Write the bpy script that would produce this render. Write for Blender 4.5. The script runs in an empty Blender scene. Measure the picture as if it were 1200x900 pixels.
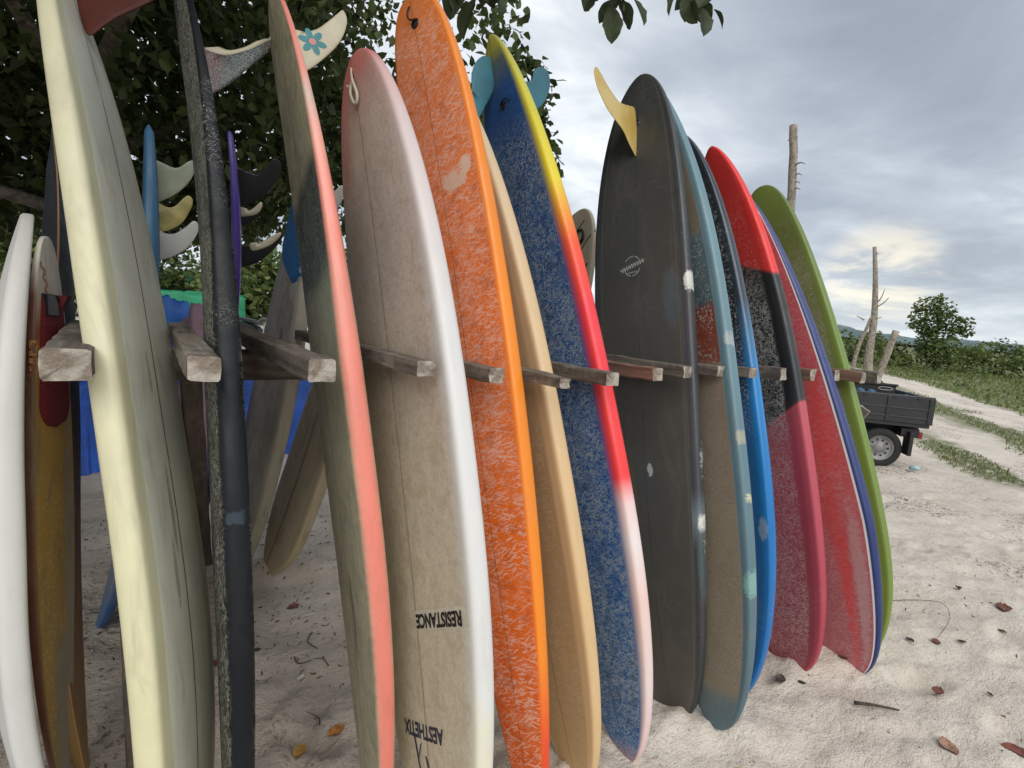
import bpy, bmesh, math, random
import numpy as np
from mathutils import Vector, Matrix
S=bpy.context.scene; C=S.collection
R=math.radians; PI=math.pi
random.seed(7); rng=np.random.default_rng(7)
# ---------------------------------------------------------------- camera
EYE=1.42
YAW,PITCH,ROLL=R(35.9),R(-7.0),R(4.4)
cd=bpy.data.cameras.new('camera'); cam=bpy.data.objects.new('camera',cd); C.objects.link(cam); S.camera=cam
fwd=Vector((math.sin(YAW)*math.cos(PITCH),math.cos(YAW)*math.cos(PITCH),math.sin(PITCH)))
rt0=Vector((math.cos(YAW),-math.sin(YAW),0)); up0=rt0.cross(fwd)
rt=rt0*math.cos(ROLL)+up0*math.sin(ROLL); up=-rt0*math.sin(ROLL)+up0*math.cos(ROLL)
m=Matrix((rt,up,-fwd)).transposed().to_4x4(); m.translation=(0,0,EYE); cam.matrix_world=m
cd.sensor_width=36; cd.lens=19.5; cd.clip_start=.05; cd.clip_end=6000
S.view_settings.view_transform='Standard'; S.view_settings.look='None'; S.view_settings.exposure=0.46; S.view_settings.gamma=1
# ---------------------------------------------------------------- node helper
class X:
    """socket wrapper: arithmetic on node sockets"""
    def __init__(s,t,o): s.t=t; s.o=o
    def m(s,op,*a,clamp=False):
        n=s.t.nodes.new('ShaderNodeMath'); n.operation=op; n.use_clamp=clamp
        for i,v in enumerate((s,)+a):
            if isinstance(v,X): s.t.links.new(v.o,n.inputs[i])
            else: n.inputs[i].default_value=v
        return X(s.t,n.outputs[0])
    def __add__(s,b): return s.m('ADD',b)
    def __sub__(s,b): return s.m('SUBTRACT',b)
    def __mul__(s,b): return s.m('MULTIPLY',b)
    def __truediv__(s,b): return s.m('DIVIDE',b)
    def abs(s): return s.m('ABSOLUTE')
    def mx(s,b): return s.m('MAXIMUM',b)
    def mn(s,b): return s.m('MINIMUM',b)
    def inv(s): return (s*-1.0)+1.0
    def ss(s,a,b,lo=0.,hi=1.):
        n=s.t.nodes.new('ShaderNodeMapRange'); n.interpolation_type='SMOOTHSTEP'
        if a>b: a,b,lo,hi=b,a,hi,lo
        s.t.links.new(s.o,n.inputs[0]); n.inputs[1].default_value=a; n.inputs[2].default_value=b; n.inputs[3].default_value=lo; n.inputs[4].default_value=hi
        return X(s.t,n.outputs[0])
class T:
    def __init__(s,name,world=False):
        if world: s.mat=bpy.data.worlds.new(name); 
        else: s.mat=bpy.data.materials.new(name)
        s.mat.use_nodes=True; s.t=s.mat.node_tree; s.n=s.t.nodes; s.world=world
        if not world: s.b=s.n['Principled BSDF']; s.out=s.n['Material Output']
    def put(s,sock,v):
        if isinstance(v,X): s.t.links.new(v.o,sock)
        elif isinstance(v,(tuple,list)): sock.default_value=tuple(v)+((1,) if len(v)==3 and len(sock.default_value)==4 else ())
        else: sock.default_value=v
    def attr(s,name,out='Vector'):
        n=s.n.new('ShaderNodeAttribute'); n.attribute_name=name; return X(s.t,n.outputs[out])
    def coord(s,k='Object'):
        n=s.n.new('ShaderNodeTexCoord'); return X(s.t,n.outputs[k])
    def pos(s):
        n=s.n.new('ShaderNodeNewGeometry'); return X(s.t,n.outputs['Position'])
    def xyz(s,v):
        n=s.n.new('ShaderNodeSeparateXYZ'); s.t.links.new(v.o,n.inputs[0]); return [X(s.t,o) for o in n.outputs]
    def comb(s,a,b,c):
        n=s.n.new('ShaderNodeCombineXYZ')
        for i,v in enumerate((a,b,c)): s.put(n.inputs[i],v)
        return X(s.t,n.outputs[0])
    def scale(s,v,k):
        n=s.n.new('ShaderNodeVectorMath'); n.operation='MULTIPLY'; s.put(n.inputs[0],v); n.inputs[1].default_value=k if isinstance(k,tuple) else (k,k,k); return X(s.t,n.outputs[0])
    def vadd(s,v,k):
        n=s.n.new('ShaderNodeVectorMath'); n.operation='ADD'; s.put(n.inputs[0],v); s.put(n.inputs[1],k); return X(s.t,n.outputs[0])
    def dot(s,v,k):
        n=s.n.new('ShaderNodeVectorMath'); n.operation='DOT_PRODUCT'; s.put(n.inputs[0],v); n.inputs[1].default_value=k; return X(s.t,n.outputs['Value'])
    def noise(s,v,scale,det=3,rough=.55,dist=0,col=False):
        n=s.n.new('ShaderNodeTexNoise'); s.put(n.inputs['Vector'],v); n.inputs['Scale'].default_value=scale; n.inputs['Detail'].default_value=det; n.inputs['Roughness'].default_value=rough; n.inputs['Distortion'].default_value=dist
        return X(s.t,n.outputs['Color' if col else 'Fac'])
    def voro(s,v,scale,feat='F1'):
        n=s.n.new('ShaderNodeTexVoronoi'); n.feature=feat; s.put(n.inputs['Vector'],v); n.inputs['Scale'].default_value=scale; return X(s.t,n.outputs['Distance'])
    def mix(s,f,a,b,mode='MIX'):
        n=s.n.new('ShaderNodeMix'); n.data_type='RGBA'; n.blend_type=mode; s.put(n.inputs[0],f); s.put(n.inputs[6],a); s.put(n.inputs[7],b); return X(s.t,n.outputs[2])
    def ramp(s,f,stops):
        n=s.n.new('ShaderNodeValToRGB'); s.put(n.inputs[0],f); e=n.color_ramp.elements
        stops=sorted(stops); 
        while len(e)<len(stops): e.new(.5)
        for i,(p,c) in enumerate(stops): e[i].position=p; e[i].color=tuple(c)+(1,)
        return X(s.t,n.outputs[0])
    def bump(s,h,strength=.3,dist=.01):
        n=s.n.new('ShaderNodeBump'); s.put(n.inputs['Height'],h); n.inputs['Strength'].default_value=strength; n.inputs['Distance'].default_value=dist
        s.t.links.new(n.outputs[0],s.b.inputs['Normal'])
    def set(s,col=None,rough=None,metal=None,coat=None,spec=None,sub=None):
        if col is not None: s.put(s.b.inputs['Base Color'],col)
        if rough is not None: s.put(s.b.inputs['Roughness'],rough)
        if metal is not None: s.put(s.b.inputs['Metallic'],metal)
        if coat is not None: s.put(s.b.inputs['Coat Weight'],coat); s.b.inputs['Coat Roughness'].default_value=.25
        if spec is not None: s.put(s.b.inputs['Specular IOR Level'],spec)
        return s.mat
def simple(name,col,rough=.6,metal=0,var=.15,scale=8,bump=0,coat=0,spec=.5):
    t=T(name); p=t.coord(); n=t.noise(p,scale,4)
    c=t.mix(n.ss(.3,.7),tuple(x*(1-var) for x in col),tuple(min(1,x*(1+var)) for x in col))
    if bump: t.bump(t.noise(p,scale*6,4),bump,.004)
    return t.set(c,rough,metal,coat,spec)
# ---------------------------------------------------------------- world, sun
SUN=Vector((-.34,-.85,.80)).normalized()
elev=math.asin(SUN.z); az=math.atan2(SUN.x,SUN.y)
w=T('World',world=True); S.world=w.mat
bg=w.n['Background']; sky=w.n.new('ShaderNodeTexSky'); sky.sky_type='NISHITA'; sky.sun_disc=False; sky.sun_elevation=elev; sky.sun_rotation=az
d=w.coord('Generated'); dx,dy,dz=w.xyz(d)
h=(dz.mx(0.0)+.16)
cl=w.comb(dx/h,dy/h,dz*1.2)                       # cloud deck seen in perspective
n1=w.noise(cl,.62,7,.56,.35); n2=w.noise(w.vadd(cl,(7.3,2.1,4.)),1.9,6,.6,.5); n3=w.noise(w.vadd(d,(1.,5.,2.)),2.1,3,.5,.2)
def lobe(v,c0,c1): return w.dot(d,tuple(Vector(v).normalized())).ss(c0,c1)
v=n1*.85+n2*.38+n3*.35
v=v+lobe((.628,.75,.16),.962,1.0)*.19              # bright break in the cloud low behind the tree
v=v+lobe((.83,.51,.23),.965,.999)*.07+lobe((.94,.30,.13),.95,.999)*.07
v=v+lobe((.566,.715,.42),.93,1.0)*.02
v=v+lobe((.87,.42,.27),.955,.995)*-.13             # heavy bank on the right
v=v+lobe((.93,.25,.30),.95,.995)*-.08
v=v+lobe((.926,.365,.02),.96,.999)*.03
cc=w.ramp(v,[(.54,(.275,.305,.36)),(.67,(.335,.37,.425)),(.79,(.44,.48,.53)),(.91,(.62,.655,.69)),(1.,(.84,.87,.89))])
glow=lobe((.926,.365,.094),.9950,.9997)*n2.ss(.36,.62)
cc=w.mix(glow*.62,cc,(.95,.84,.62))
far=dz.ss(.10,.0); cc=w.mix(far*.55,cc,(.46,.53,.60))
sk=w.scale(X(w.t,sky.outputs[0]),.10)
cc=w.mix(.10,cc,sk)
w.t.links.new(cc.o,bg.inputs[0]); bg.inputs[1].default_value=1.0
sl=bpy.data.lights.new('sun','SUN'); sl.energy=1.55; sl.angle=R(55); sl.color=(1,.965,.91)
so=bpy.data.objects.new('sun',sl); C.objects.link(so); so.rotation_euler=SUN.to_track_quat('Z','Y').to_euler()
# ---------------------------------------------------------------- object helpers
def link(o,parent=None,label=None,cat=None,group=None,kind=None):
    C.objects.link(o)
    if parent is not None: o.parent=parent
    if label: o['label']=label
    if cat: o['category']=cat
    if group: o['group']=group
    if kind: o['kind']=kind
    return o
def empty(name,loc,label,cat,group=None):
    o=bpy.data.objects.new(name,None); o.location=loc; o.empty_display_size=.1
    link(o,None,label,cat,group); bpy.context.view_layer.update(); return o
def mobj(name,verts,faces,mat,parent=None,smooth=True,**k):
    me=bpy.data.meshes.new(name); me.from_pydata([tuple(map(float,v)) for v in verts],[],[tuple(map(int,f)) for f in faces]); me.update()
    if mat: me.materials.append(mat)
    if smooth: me.polygons.foreach_set('use_smooth',[True]*len(me.polygons))
    o=bpy.data.objects.new(name,me); link(o,parent,**k)
    if parent is not None: o.matrix_parent_inverse=Matrix.Translation(parent.location).inverted()
    return o
def tube(pts,r,n=8,close=False,rr=None):
    P=[Vector(p) for p in pts]; V=[];F=[]; N=len(P); u=None
    for i,p in enumerate(P):
        t=((P[(i+1)%N] if close or i<N-1 else p)-(P[i-1] if close or i>0 else p)).normalized()
        if u is None: u=t.orthogonal().normalized()
        u=(u-t*u.dot(t)).normalized(); v_=t.cross(u); q=rr[i] if rr else r
        for k in range(n):
            a=2*PI*k/n; V.append(p+u*math.cos(a)*q+v_*math.sin(a)*q)
    for i in range(N if close else N-1):
        for k in range(n):
            a=i*n; b=((i+1)%N)*n; F.append((a+k,a+(k+1)%n,b+(k+1)%n,b+k))
    if not close: F.append(tuple(range(n))[::-1]); F.append(tuple((N-1)*n+k for k in range(n)))
    return V,F
def box(c,s,rot=None,jit=0,seed=0):
    rr_=random.Random(seed); V=[]
    for z in(-1,1):
        for y in(-1,1):
            for x in(-1,1):
                p=Vector((x*s[0]/2,y*s[1]/2,z*s[2]/2))+Vector([rr_.uniform(-jit,jit) for _ in range(3)])
                if rot is not None: p=rot@p
                V.append(p+Vector(c))
    return V,[(0,2,3,1),(4,5,7,6),(0,1,5,4),(2,6,7,3),(0,4,6,2),(1,3,7,5)]
def join(*ms):
    V=[];F=[]
    for v_,f in ms:
        o=len(V); V+=list(v_); F+=[tuple(i+o for i in q) for q in f]
    return V,F
def bevel(o,w_=.004,seg=2):
    b=o.modifiers.new('bevel','BEVEL'); b.width=w_; b.segments=seg; b.limit_method='ANGLE'; b.angle_limit=R(35); return o
def lathe(prof,axis_c,ax,n=24):
    """prof: (r, h) pairs turned about axis through axis_c"""
    ax=Vector(ax).normalized(); u=ax.orthogonal().normalized(); v_=ax.cross(u); V=[];F=[]
    for r_,h_ in prof:
        for k in range(n):
            a=2*PI*k/n; V.append(Vector(axis_c)+ax*h_+u*math.cos(a)*r_+v_*math.sin(a)*r_)
    for i in range(len(prof)-1):
        for k in range(n): F.append((i*n+k,i*n+(k+1)%n,(i+1)*n+(k+1)%n,(i+1)*n+k))
    return V,F
# ---------------------------------------------------------------- surfboard geometry
# each row: nose on the sand x,y,z, tail x,y,z, turn about the long axis, half width, widest point, outline powers x4, thickness, rocker x2
BD={
'pinkwhite':[0.6795,0.9808,-0.03,0.6174,1.6967,2.1259,0.0084,0.2953,0.509,2.4182,1.8345,1.9058,2.4511,0.07,0.0461,0.0408],
'orange':[0.9831,1.0496,-0.03,0.8382,1.808,2.4043,0.2822,0.164,0.5671,1.59,1.7811,3.1298,3.1983,0.07,0.0185,0.0536],
'tan':[1.1822,1.1049,-0.03,1.065,1.9441,2.2556,-0.023,0.2207,0.4366,2.4922,2.1634,2.1414,1.3334,0.07,-0.0032,0.0154],
'blue':[1.3932,1.0861,-0.03,1.2181,2.0259,2.5228,-0.0076,0.2611,0.4745,2.7323,1.7368,2.09,1.4454,0.07,-0.0011,-0.0151],
'grey':[1.6191,1.1405,-0.03,1.776,1.7793,2.5018,0.2005,0.2138,0.517,2.4621,2.7349,2.8668,1.933,0.07,-0.1083,-0.0933],
'teal':[1.7799,0.9971,0.0,1.9116,1.7548,2.47,-0.0769,0.2244,0.4656,3.0687,1.962,2.6024,1.2413,0.07,0.0168,0.0298],
'dblue':[2.0774,1.0954,-0.03,2.0954,1.752,2.2941,-0.0477,0.2384,0.464,2.7709,1.8969,2.5197,1.757,0.07,0.0609,0.0186],
'red':[2.3965,1.0667,-0.03,2.3281,1.724,2.2867,-0.0924,0.248,0.4711,2.6624,2.4268,2.2291,1.5306,0.07,-0.0154,0.0229],
'pink':[2.6144,0.9313,-0.03,2.5219,1.635,2.0831,-0.0703,0.2476,0.3062,1.4432,2.8658,1.507,1.6008,0.07,-0.0129,0.035],
'green':[2.7605,0.9799,-0.03,2.7688,1.7369,2.1894,0.0269,0.2639,0.292,2.7278,2.1299,1.7068,2.4428,0.07,0.0606,-0.0031],
'coral':[0.6134,1.2285,-0.03,0.4099,1.8003,2.253,-0.1316,0.2564,0.5156,2.316,1.6704,3.5001,2.3122,0.07,0.051,0.0441],
'black':[0.234,1.1488,-0.03,0.2061,1.8941,2.2595,-0.0699,0.2459,0.5468,2.2209,1.5596,3.9686,1.9482,0.07,0.028,0.0657],
'cream':[0.1898,1.1122,-0.03,-0.0705,1.9321,2.2122,-0.2866,0.2232,0.396,2.9152,2.022,2.8584,2.8947,0.07,0.1075,0.0409],
'white':[-0.2091,1.5607,-0.03,-0.2466,1.9725,1.59,0.1927,0.193,0.6258,2.348,1.6736,2.6403,1.6809,0.07,-0.1061,-0.0644],
'yellow':[-0.1431,1.8188,-0.03,-0.1431,1.9109,1.5313,-0.2885,0.1199,0.5022,1.6384,1.6453,1.8499,2.4229,0.032,-0.0194,0.0003],
'dark':[-0.147,1.875,-0.03,-0.1609,2.7479,1.974,-0.0911,0.245,0.511,2.0297,1.3209,1.3743,0.7016,0.07,-0.0635,0.0193],
'bblue':[0.0347,2.7706,-0.03,0.1441,2.5183,2.0041,-0.0286,0.2434,0.4717,2.3489,1.9268,2.1214,1.1956,0.07,0.0981,0.0356],
'bpurple':[0.3887,3.4601,-0.03,0.4887,2.6042,2.0646,-0.1166,0.2346,0.4841,2.2374,1.4404,2.1914,1.2853,0.05,0.0386,0.1032],
'bpad':[0.512,3.0926,-0.03,0.5965,2.0492,1.9012,0.0045,0.2619,0.4488,2.4665,1.7958,1.9058,1.2578,0.07,0.0218,0.0467],
'boff':[0.6999,3.0069,-0.03,0.875,2.0896,1.8071,0.0787,0.2014,0.2368,2.3712,1.5059,2.1367,1.2537,0.07,0.0508,0.0007],
'bsmall':[1.9559,3.053,-0.03,1.9871,2.172,1.986,0.0767,0.2619,0.505,2.3,1.6,2.3312,1.8198,0.07,0.07,0.0268],
}
OTHER=('cream','white','yellow','dark')          # boards that turn their other face to the aisle
class Board:
    def __init__(s,key):
        p=BD[key]; s.p=p; s.key=key
        s.P=np.array(p[0:3]); Q=np.array(p[3:6]); s.L=np.linalg.norm(Q-s.P); s.a=(Q-s.P)/s.L
        l=np.array([math.sin(p[6]),-math.cos(p[6]),0.]); l=l-s.a*(l@s.a); s.l=l/np.linalg.norm(l); s.n=np.cross(s.l,s.a)
        s.f=-1 if key in OTHER else 1
    def hw(s,t):
        W,sm,ab,bb,at,bt=s.p[7:13]; t=np.asarray(t,float)
        u=np.clip(np.where(t<sm,(sm-t)/sm,(t-sm)/(1-sm)),0,1)
        return np.maximum(W*np.maximum(1-u**np.where(t<sm,ab,at),0)**(1/np.where(t<sm,bb,bt)),.002)
    def rk(s,t): return s.p[14]*np.maximum(0,(.45-t)/.45)**2.4+s.p[15]*np.maximum(0,(t-.55)/.45)**2.4
    def th(s,t):
        h=s.hw(t); k=1-(.62 if s.key in('coral','black') else 0.)*np.clip((t-.55)/.35,0,1); return np.minimum(s.p[13]*(1-.6*np.abs(2*t-1)**3)*k,1.5*h+.004)
    def centre(s,t): return s.P+s.a*s.L*t+s.n*s.rk(np.asarray(float(t)))
    def surf(s,t,lat,off=.001):
        """point on the visible face; t along 0..1, lat metres from the stringer"""
        h=float(s.hw(t)); th=float(s.th(np.asarray(float(t)))); hr=.8*th/2; r=min(hr*.85,h*.999); fl=max(h-r,1e-4)
        if abs(lat)<fl: z=hr+(th/2-hr)*(1-(lat/fl)**2)
        else: z=hr*math.sqrt(max(0,1-(min(1,(abs(lat)-fl)/r))**3))
        return s.centre(t)+s.l*lat+s.n*s.f*(z+off)
    def build(s,mat,label,group,n=110):
        u=np.linspace(0,1,n); st=.5-.5*np.cos(PI*u); V=[];F=[];bc=[];bn=[]
        root=np.array([s.P[0],s.P[1],0.])
        K=None
        for t in st:
            h=float(s.hw(t)); th=float(s.th(t)); hr=.8*th/2; r=min(hr*.85,h*.999); fl=h-r
            A=np.linspace(-PI/2,PI/2,11); rr_=[(fl+r*abs(math.cos(a))**.62,hr*math.copysign(abs(math.sin(a))**.8,a)) for a in A]
            w_=np.linspace(1,-1,13)[1:-1]*fl
            cr=lambda x: hr+(th/2-hr)*(1-(x/max(fl,1e-4))**2)
            sec=rr_+[(x,cr(x)) for x in w_]+[(-x,y) for x,y in rr_[::-1]]+[(x,-cr(x)) for x in w_[::-1]]
            K=len(sec); c=s.centre(t)
            for x,y in sec:
                V.append(c+s.l*x+s.n*y); bc.append((x,t*s.L,y)); bn.append((x/h,t,s.f*y/(th/2)))
        for i in range(n-1):
            for k in range(K):
                q=(i*K+k,i*K+(k+1)%K,(i+1)*K+(k+1)%K,(i+1)*K+k); F.append(q[::-1])
        F.append(tuple(range(K))); F.append(tuple((n-1)*K+k for k in range(K))[::-1])
        e=empty('surfboard',tuple(root),label,'surfboard',group); s.root=e
        o=mobj('board_body',V,F,mat,e); me=o.data
        a1=me.attributes.new('bc','FLOAT_VECTOR','POINT'); a1.data.foreach_set('vector',np.array(bc,np.float32).ravel())
        a2=me.attributes.new('bn','FLOAT_VECTOR','POINT'); a2.data.foreach_set('vector',np.array(bn,np.float32).ravel())
        bm=bmesh.new(); bm.from_mesh(me); bmesh.ops.recalc_face_normals(bm,faces=bm.faces); bm.to_mesh(me); bm.free()
        return e
    def fin(s,poly,mat,name='fin',lat=0.,thick=.007,tilt=0.):
        """poly: (along metres, out metres along the normal) outline"""
        P=[Vector((a,b)) for a,b in poly]; Q=[]; N=len(P)
        for i in range(N):                            # Catmull-Rom rounding
            p0,p1,p2,p3=P[i-1],P[i],P[(i+1)%N],P[(i+2)%N]
            for k in range(5):
                t=k/5; Q.append(.5*((2*p1)+(p2-p0)*t+(2*p0-5*p1+4*p2-p3)*t*t+(3*p1-p0-3*p2+p3)*t**3))
        c=sum(Q,Vector((0,0)))/len(Q); V=[];F=[];M=len(Q); base=min(abs(q[1]) for q in Q); tip=max(abs(q[1]) for q in Q)
        def pt(q,z): 
            o=abs(q[1])-base; return s.P+s.a*q[0]+s.n*q[1]+s.l*(lat+z+tilt*o)
        rings=[(1.,.0008),(.985,thick*.20),(.90,thick*.40),(.6,thick*.5)]
        for sg in(1,-1):
            for k,z in rings:
                for q in Q: V.append(pt(c+(q-c)*k,sg*z))
        nr=len(rings)
        for sg in(0,1):
            b=sg*nr*M
            for j in range(nr-1):
                for i in range(M):
                    f=(b+j*M+i,b+j*M+(i+1)%M,b+(j+1)*M+(i+1)%M,b+(j+1)*M+i); F.append(f if sg else f[::-1])
            cap=tuple(b+(nr-1)*M+i for i in range(M)); F.append(cap if sg else cap[::-1])
        for i in range(M): F.append((i,(i+1)%M,nr*M+(i+1)%M,nr*M+i))
        o=mobj(name,V,F,mat,s.root)
        bm=bmesh.new(); bm.from_mesh(o.data); bmesh.ops.triangulate(bm,faces=[f for f in bm.faces if len(f.verts)>4]); bmesh.ops.recalc_face_normals(bm,faces=bm.faces); bm.to_mesh(o.data); bm.free()
        return o
    def text(s,body,t0,lat0,size,mat,ang=180.,off=.0016,name='lettering',sx=1.,parent=None,skew=0.):
        cu=bpy.data.curves.new(name,'FONT'); cu.body=body; cu.size=size; cu.align_x='CENTER'; cu.align_y='CENTER'; cu.offset=.0017; cu.resolution_u=4
        tmp=bpy.data.objects.new(name,cu); me=bpy.data.meshes.new_from_object(tmp)
        a=R(ang); V=[]
        for v_ in me.vertices:
            x,y=v_.co.x*sx,v_.co.y; X_=x*math.cos(a)-y*math.sin(a); Y_=x*math.sin(a)+y*math.cos(a)
            V.append(s.surf(t0+(Y_+skew*X_)/s.L,lat0+X_*s.f,off))
        F=[tuple(p.vertices) for p in me.polygons]
        bpy.data.objects.remove(tmp); bpy.data.curves.remove(cu)
        return mobj(name,V,F,mat,parent or s.root,smooth=False)
    def patch(s,name,outline,mat,off=.004,thick=.004,nu=26,nv=14,skew=0.,parent=None,**k):
        """raised sheet on the visible face: outline(v)->(lat0,lat1) for t in [t0,t1]"""
        t0,t1,fn=outline; V=[];F=[];bc=[]
        for i in range(nu+1):
            t=t0+(t1-t0)*i/nu; a,b=fn(i/nu)
            for j in range(nv+1):
                x=a+(b-a)*j/nv; e=0 if (i in(0,nu) or j in(0,nv)) else off
                V.append(s.surf(t+skew*x,x,e if e else .0005)); bc.append((x,t*s.L,0))
        for i in range(nu):
            for j in range(nv):
                q=i*(nv+1)+j; F.append((q,q+1,q+nv+2,q+nv+1))
        o=mobj(name,V,F,mat,parent or s.root,**k)
        a1=o.data.attributes.new('bc','FLOAT_VECTOR','POINT'); a1.data.foreach_set('vector',np.array(bc,np.float32).ravel())
        return o
def strk(t,la,al,ang,s1,s2,sd):
    a=R(ang); v=t.comb((la*math.cos(a)+al*math.sin(a))*s1+sd,(al*math.cos(a)-la*math.sin(a))*s2,0.0)
    return t.noise(v,1.,1,.5,.35).ss(.585,.64)
def board_mat(name,face,rail,edge=.84,soft=.05,wax=None,stringer=None,mott=None,patches=(),pins=(),rough=.5,facerough=.65,wob=0,bump=.25,sideways=None,scuff=.3,slant=0,raildirt=.12,cracks=0,dmin=.42,coat=.25,spec=.5):
    t=T(name); bc=t.attr('bc'); bn=t.attr('bn'); w,s_,d=t.xyz(bn); la,al,nr=t.xyz(bc)
    lo=t.noise(bc,5,4); s2=s_+(w*(s_.ss(.55,.64,slant,-slant*.85) if slant else 0.0))+((lo-.5)*wob if wob else 0.0)
    fc=t.ramp(s2,face); rc=t.ramp(s2,rail)
    fm=w.abs().ss(edge+soft,edge-soft)*d.abs().ss(dmin-.1,dmin+.1)
    hi=t.noise(bc,38,5,.65); mid=t.noise(bc,13,4,.6,.4)
    if False: pass
    if mott:
        col,sc,st=mott[:3]; q=t.noise(bc,sc,5,.68,.6).ss(.42,.66)*st; fc=t.mix(q,fc,col)
        fc=t.mix(t.noise(bc,sc*5,3,.6).ss(.40,.7)*st*.6,fc,tuple(c*.72 for c in col))
    for wx in (wax or []):
        style,col,amt,sc,s0,s1=wx[:6]; we=wx[6] if len(wx)>6 else edge-.03
        reg=s_.ss(s0-.05,s0+.04)*s_.ss(s1+.04,s1-.05)*(w.abs()+(lo-.5)*.18).ss(we+.03,we-.05)
        if style=='stroke':    # short combed strokes, mostly across the board
            ln=None
            for ang,k in ((-12,1.),(14,1.25),(38,1.1)):
                q=strk(t,la,al,ang,sc*.75*k,sc*4.6*k,ang); ln=q if ln is None else ln.mx(q)
            ln=ln*mid.ss(.30,.50,.22,1.)*t.noise(bc,3.3,3,.6).ss(.34,.50,.25,1.)
        elif style=='fibre':   # scattered worm-like marks
            ln=None
            for ang,k in ((25,1.),(80,1.1),(140,1.2),(-8,1.35)):
                q=strk(t,la,al,ang,sc*.85*k,sc*4.2*k,ang*.7); ln=q if ln is None else ln.mx(q)
            ln=ln*mid.ss(.28,.48,.35,1.)*t.noise(t.vadd(bc,(3.,3.,3.)),3.0,3,.6).ss(.34,.5,.35,1.)
        else:                  # beads and crumbs
            ln=t.noise(bc,sc*1.7,4,.7).ss(.50,.62)*t.noise(bc,sc*.3,3).ss(.30,.56)
        fc=t.mix(ln*reg*amt,fc,col)
    c=t.mix(fm,rc,fc)
    for w0,wd,col,a in pins:
        c=t.mix((w.abs()-w0).abs().ss(wd,wd*.5)*a*d.ss(-.2,.1),c,col)
    if stringer:
        col,wd,a=stringer[:3]; c=t.mix(la.abs().ss(wd,wd*.6)*a*hi.ss(.2,.5,.55,1.)*d.ss(.1,.4),c,col)
    for ps,pw,rs,rw,col,a in patches:
        e=(((s_-ps)/rs).m('POWER',2.0)+((w-pw)/rw).m('POWER',2.0)); e=e+(mid-.5)*1.2+(hi-.5)*2.2+(t.noise(bc,120,2)-.5)*1.6
        c=t.mix(e.ss(1.35,.45)*a*d.ss(-.6,-.2),c,col)
    gr=t.noise(t.comb(la*3.0,al*.5,nr*3.0),14,5,.6)
    c=t.mix(gr.ss(.52,.75)*raildirt,c,(.10,.085,.06)); c=t.mix(lo.ss(.45,.7)*raildirt*.8,c,(.14,.12,.09))
    st=t.noise(t.comb(la*6.,al*1.4,nr*6.),2.2,5,.65,.6); c=t.mix(st.ss(.50,.72)*raildirt*2.2,c,(.22,.18,.12))
    sp=t.noise(bc,150,2,.5).ss(.74,.80)*scuff; c=t.mix(sp,c,(.05,.045,.04))
    sc2=t.noise(t.comb(la*2.2,al*12.,nr*6.),9,3,.6,.8); c=t.mix((sc2-.5).abs().ss(.012,.003)*t.noise(bc,3.1,2).ss(.5,.62)*scuff*.8,c,(.6,.6,.58))
    if cracks:
        ck=t.noise(bc,4.5,3,.6,1.2); c=t.mix((ck-.5).abs().ss(.006,.001)*cracks*lo.ss(.45,.6),c,(.05,.045,.04))
    t.bump(hi*fm+t.noise(bc,90,3)*.35*fm+lo*.25,bump,.004)
    ro=(fm*(facerough-rough))+rough; ro=ro+(hi-.5)*.3+(mid-.5)*.5
    return t.set(c,ro,0,(fm.inv())*coat,spec=spec)
G1='surfboards standing along the front of the wooden rack'; G2='surfboards leaning on the back of the wooden rack'
B={}
def mk(k,label,grp,**m): B[k]=Board(k); B[k].build(board_mat(k+' paint',**m),label,grp); return B[k]
wh=(.72,.71,.66)
mk('white','plain white surfboard seen on its edge at the far left of the front row',G1,face=[(0,(.70,.71,.69)),(1,(.74,.73,.68))],rail=[(0,(.66,.665,.64)),(1,(.68,.67,.63))],scuff=.4,raildirt=0.06)
mk('yellow','brown and yellow surfboard with white tail and red traction pad beside the white board',G1,
   face=[(0,(.30,.26,.18)),(.2,(.42,.26,.06)),(.6,(.50,.31,.06)),(.80,(.42,.24,.07)),(.845,(.30,.10,.04)),(.93,(.70,.67,.60)),(1,(.72,.70,.64))],
   rail=[(0,(.12,.04,.02)),(.5,(.14,.045,.02)),(.9,(.14,.04,.02)),(.96,(.65,.6,.52)),(1,(.70,.67,.6))],edge=.955,soft=.05,dmin=.2,
   patches=[(.35,-.62,.42,.26,(.33,.29,.22),1.),(.12,-.1,.20,.6,(.33,.29,.22),1.),(.93,-.7,.20,.5,(.68,.65,.58),1.)],wax=[('crumb',(.62,.50,.28),.6,60,0,.62)],raildirt=.3)
mk('dark','black surfboard with thin orange edge standing behind the red traction pad',G1,
   face=[(0,(.30,.17,.05)),(.2,(.22,.12,.06)),(.42,(.10,.06,.06)),(.55,(.012,.014,.018)),(1,(.015,.017,.02))],
   rail=[(0,(.32,.19,.06)),(.3,(.25,.14,.07)),(.5,(.20,.14,.16)),(.6,(.02,.022,.03)),(1,(.02,.024,.03))],edge=.9,pins=[(.93,.035,(.55,.28,.12),.9)],scuff=.2,raildirt=0.03)
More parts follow.
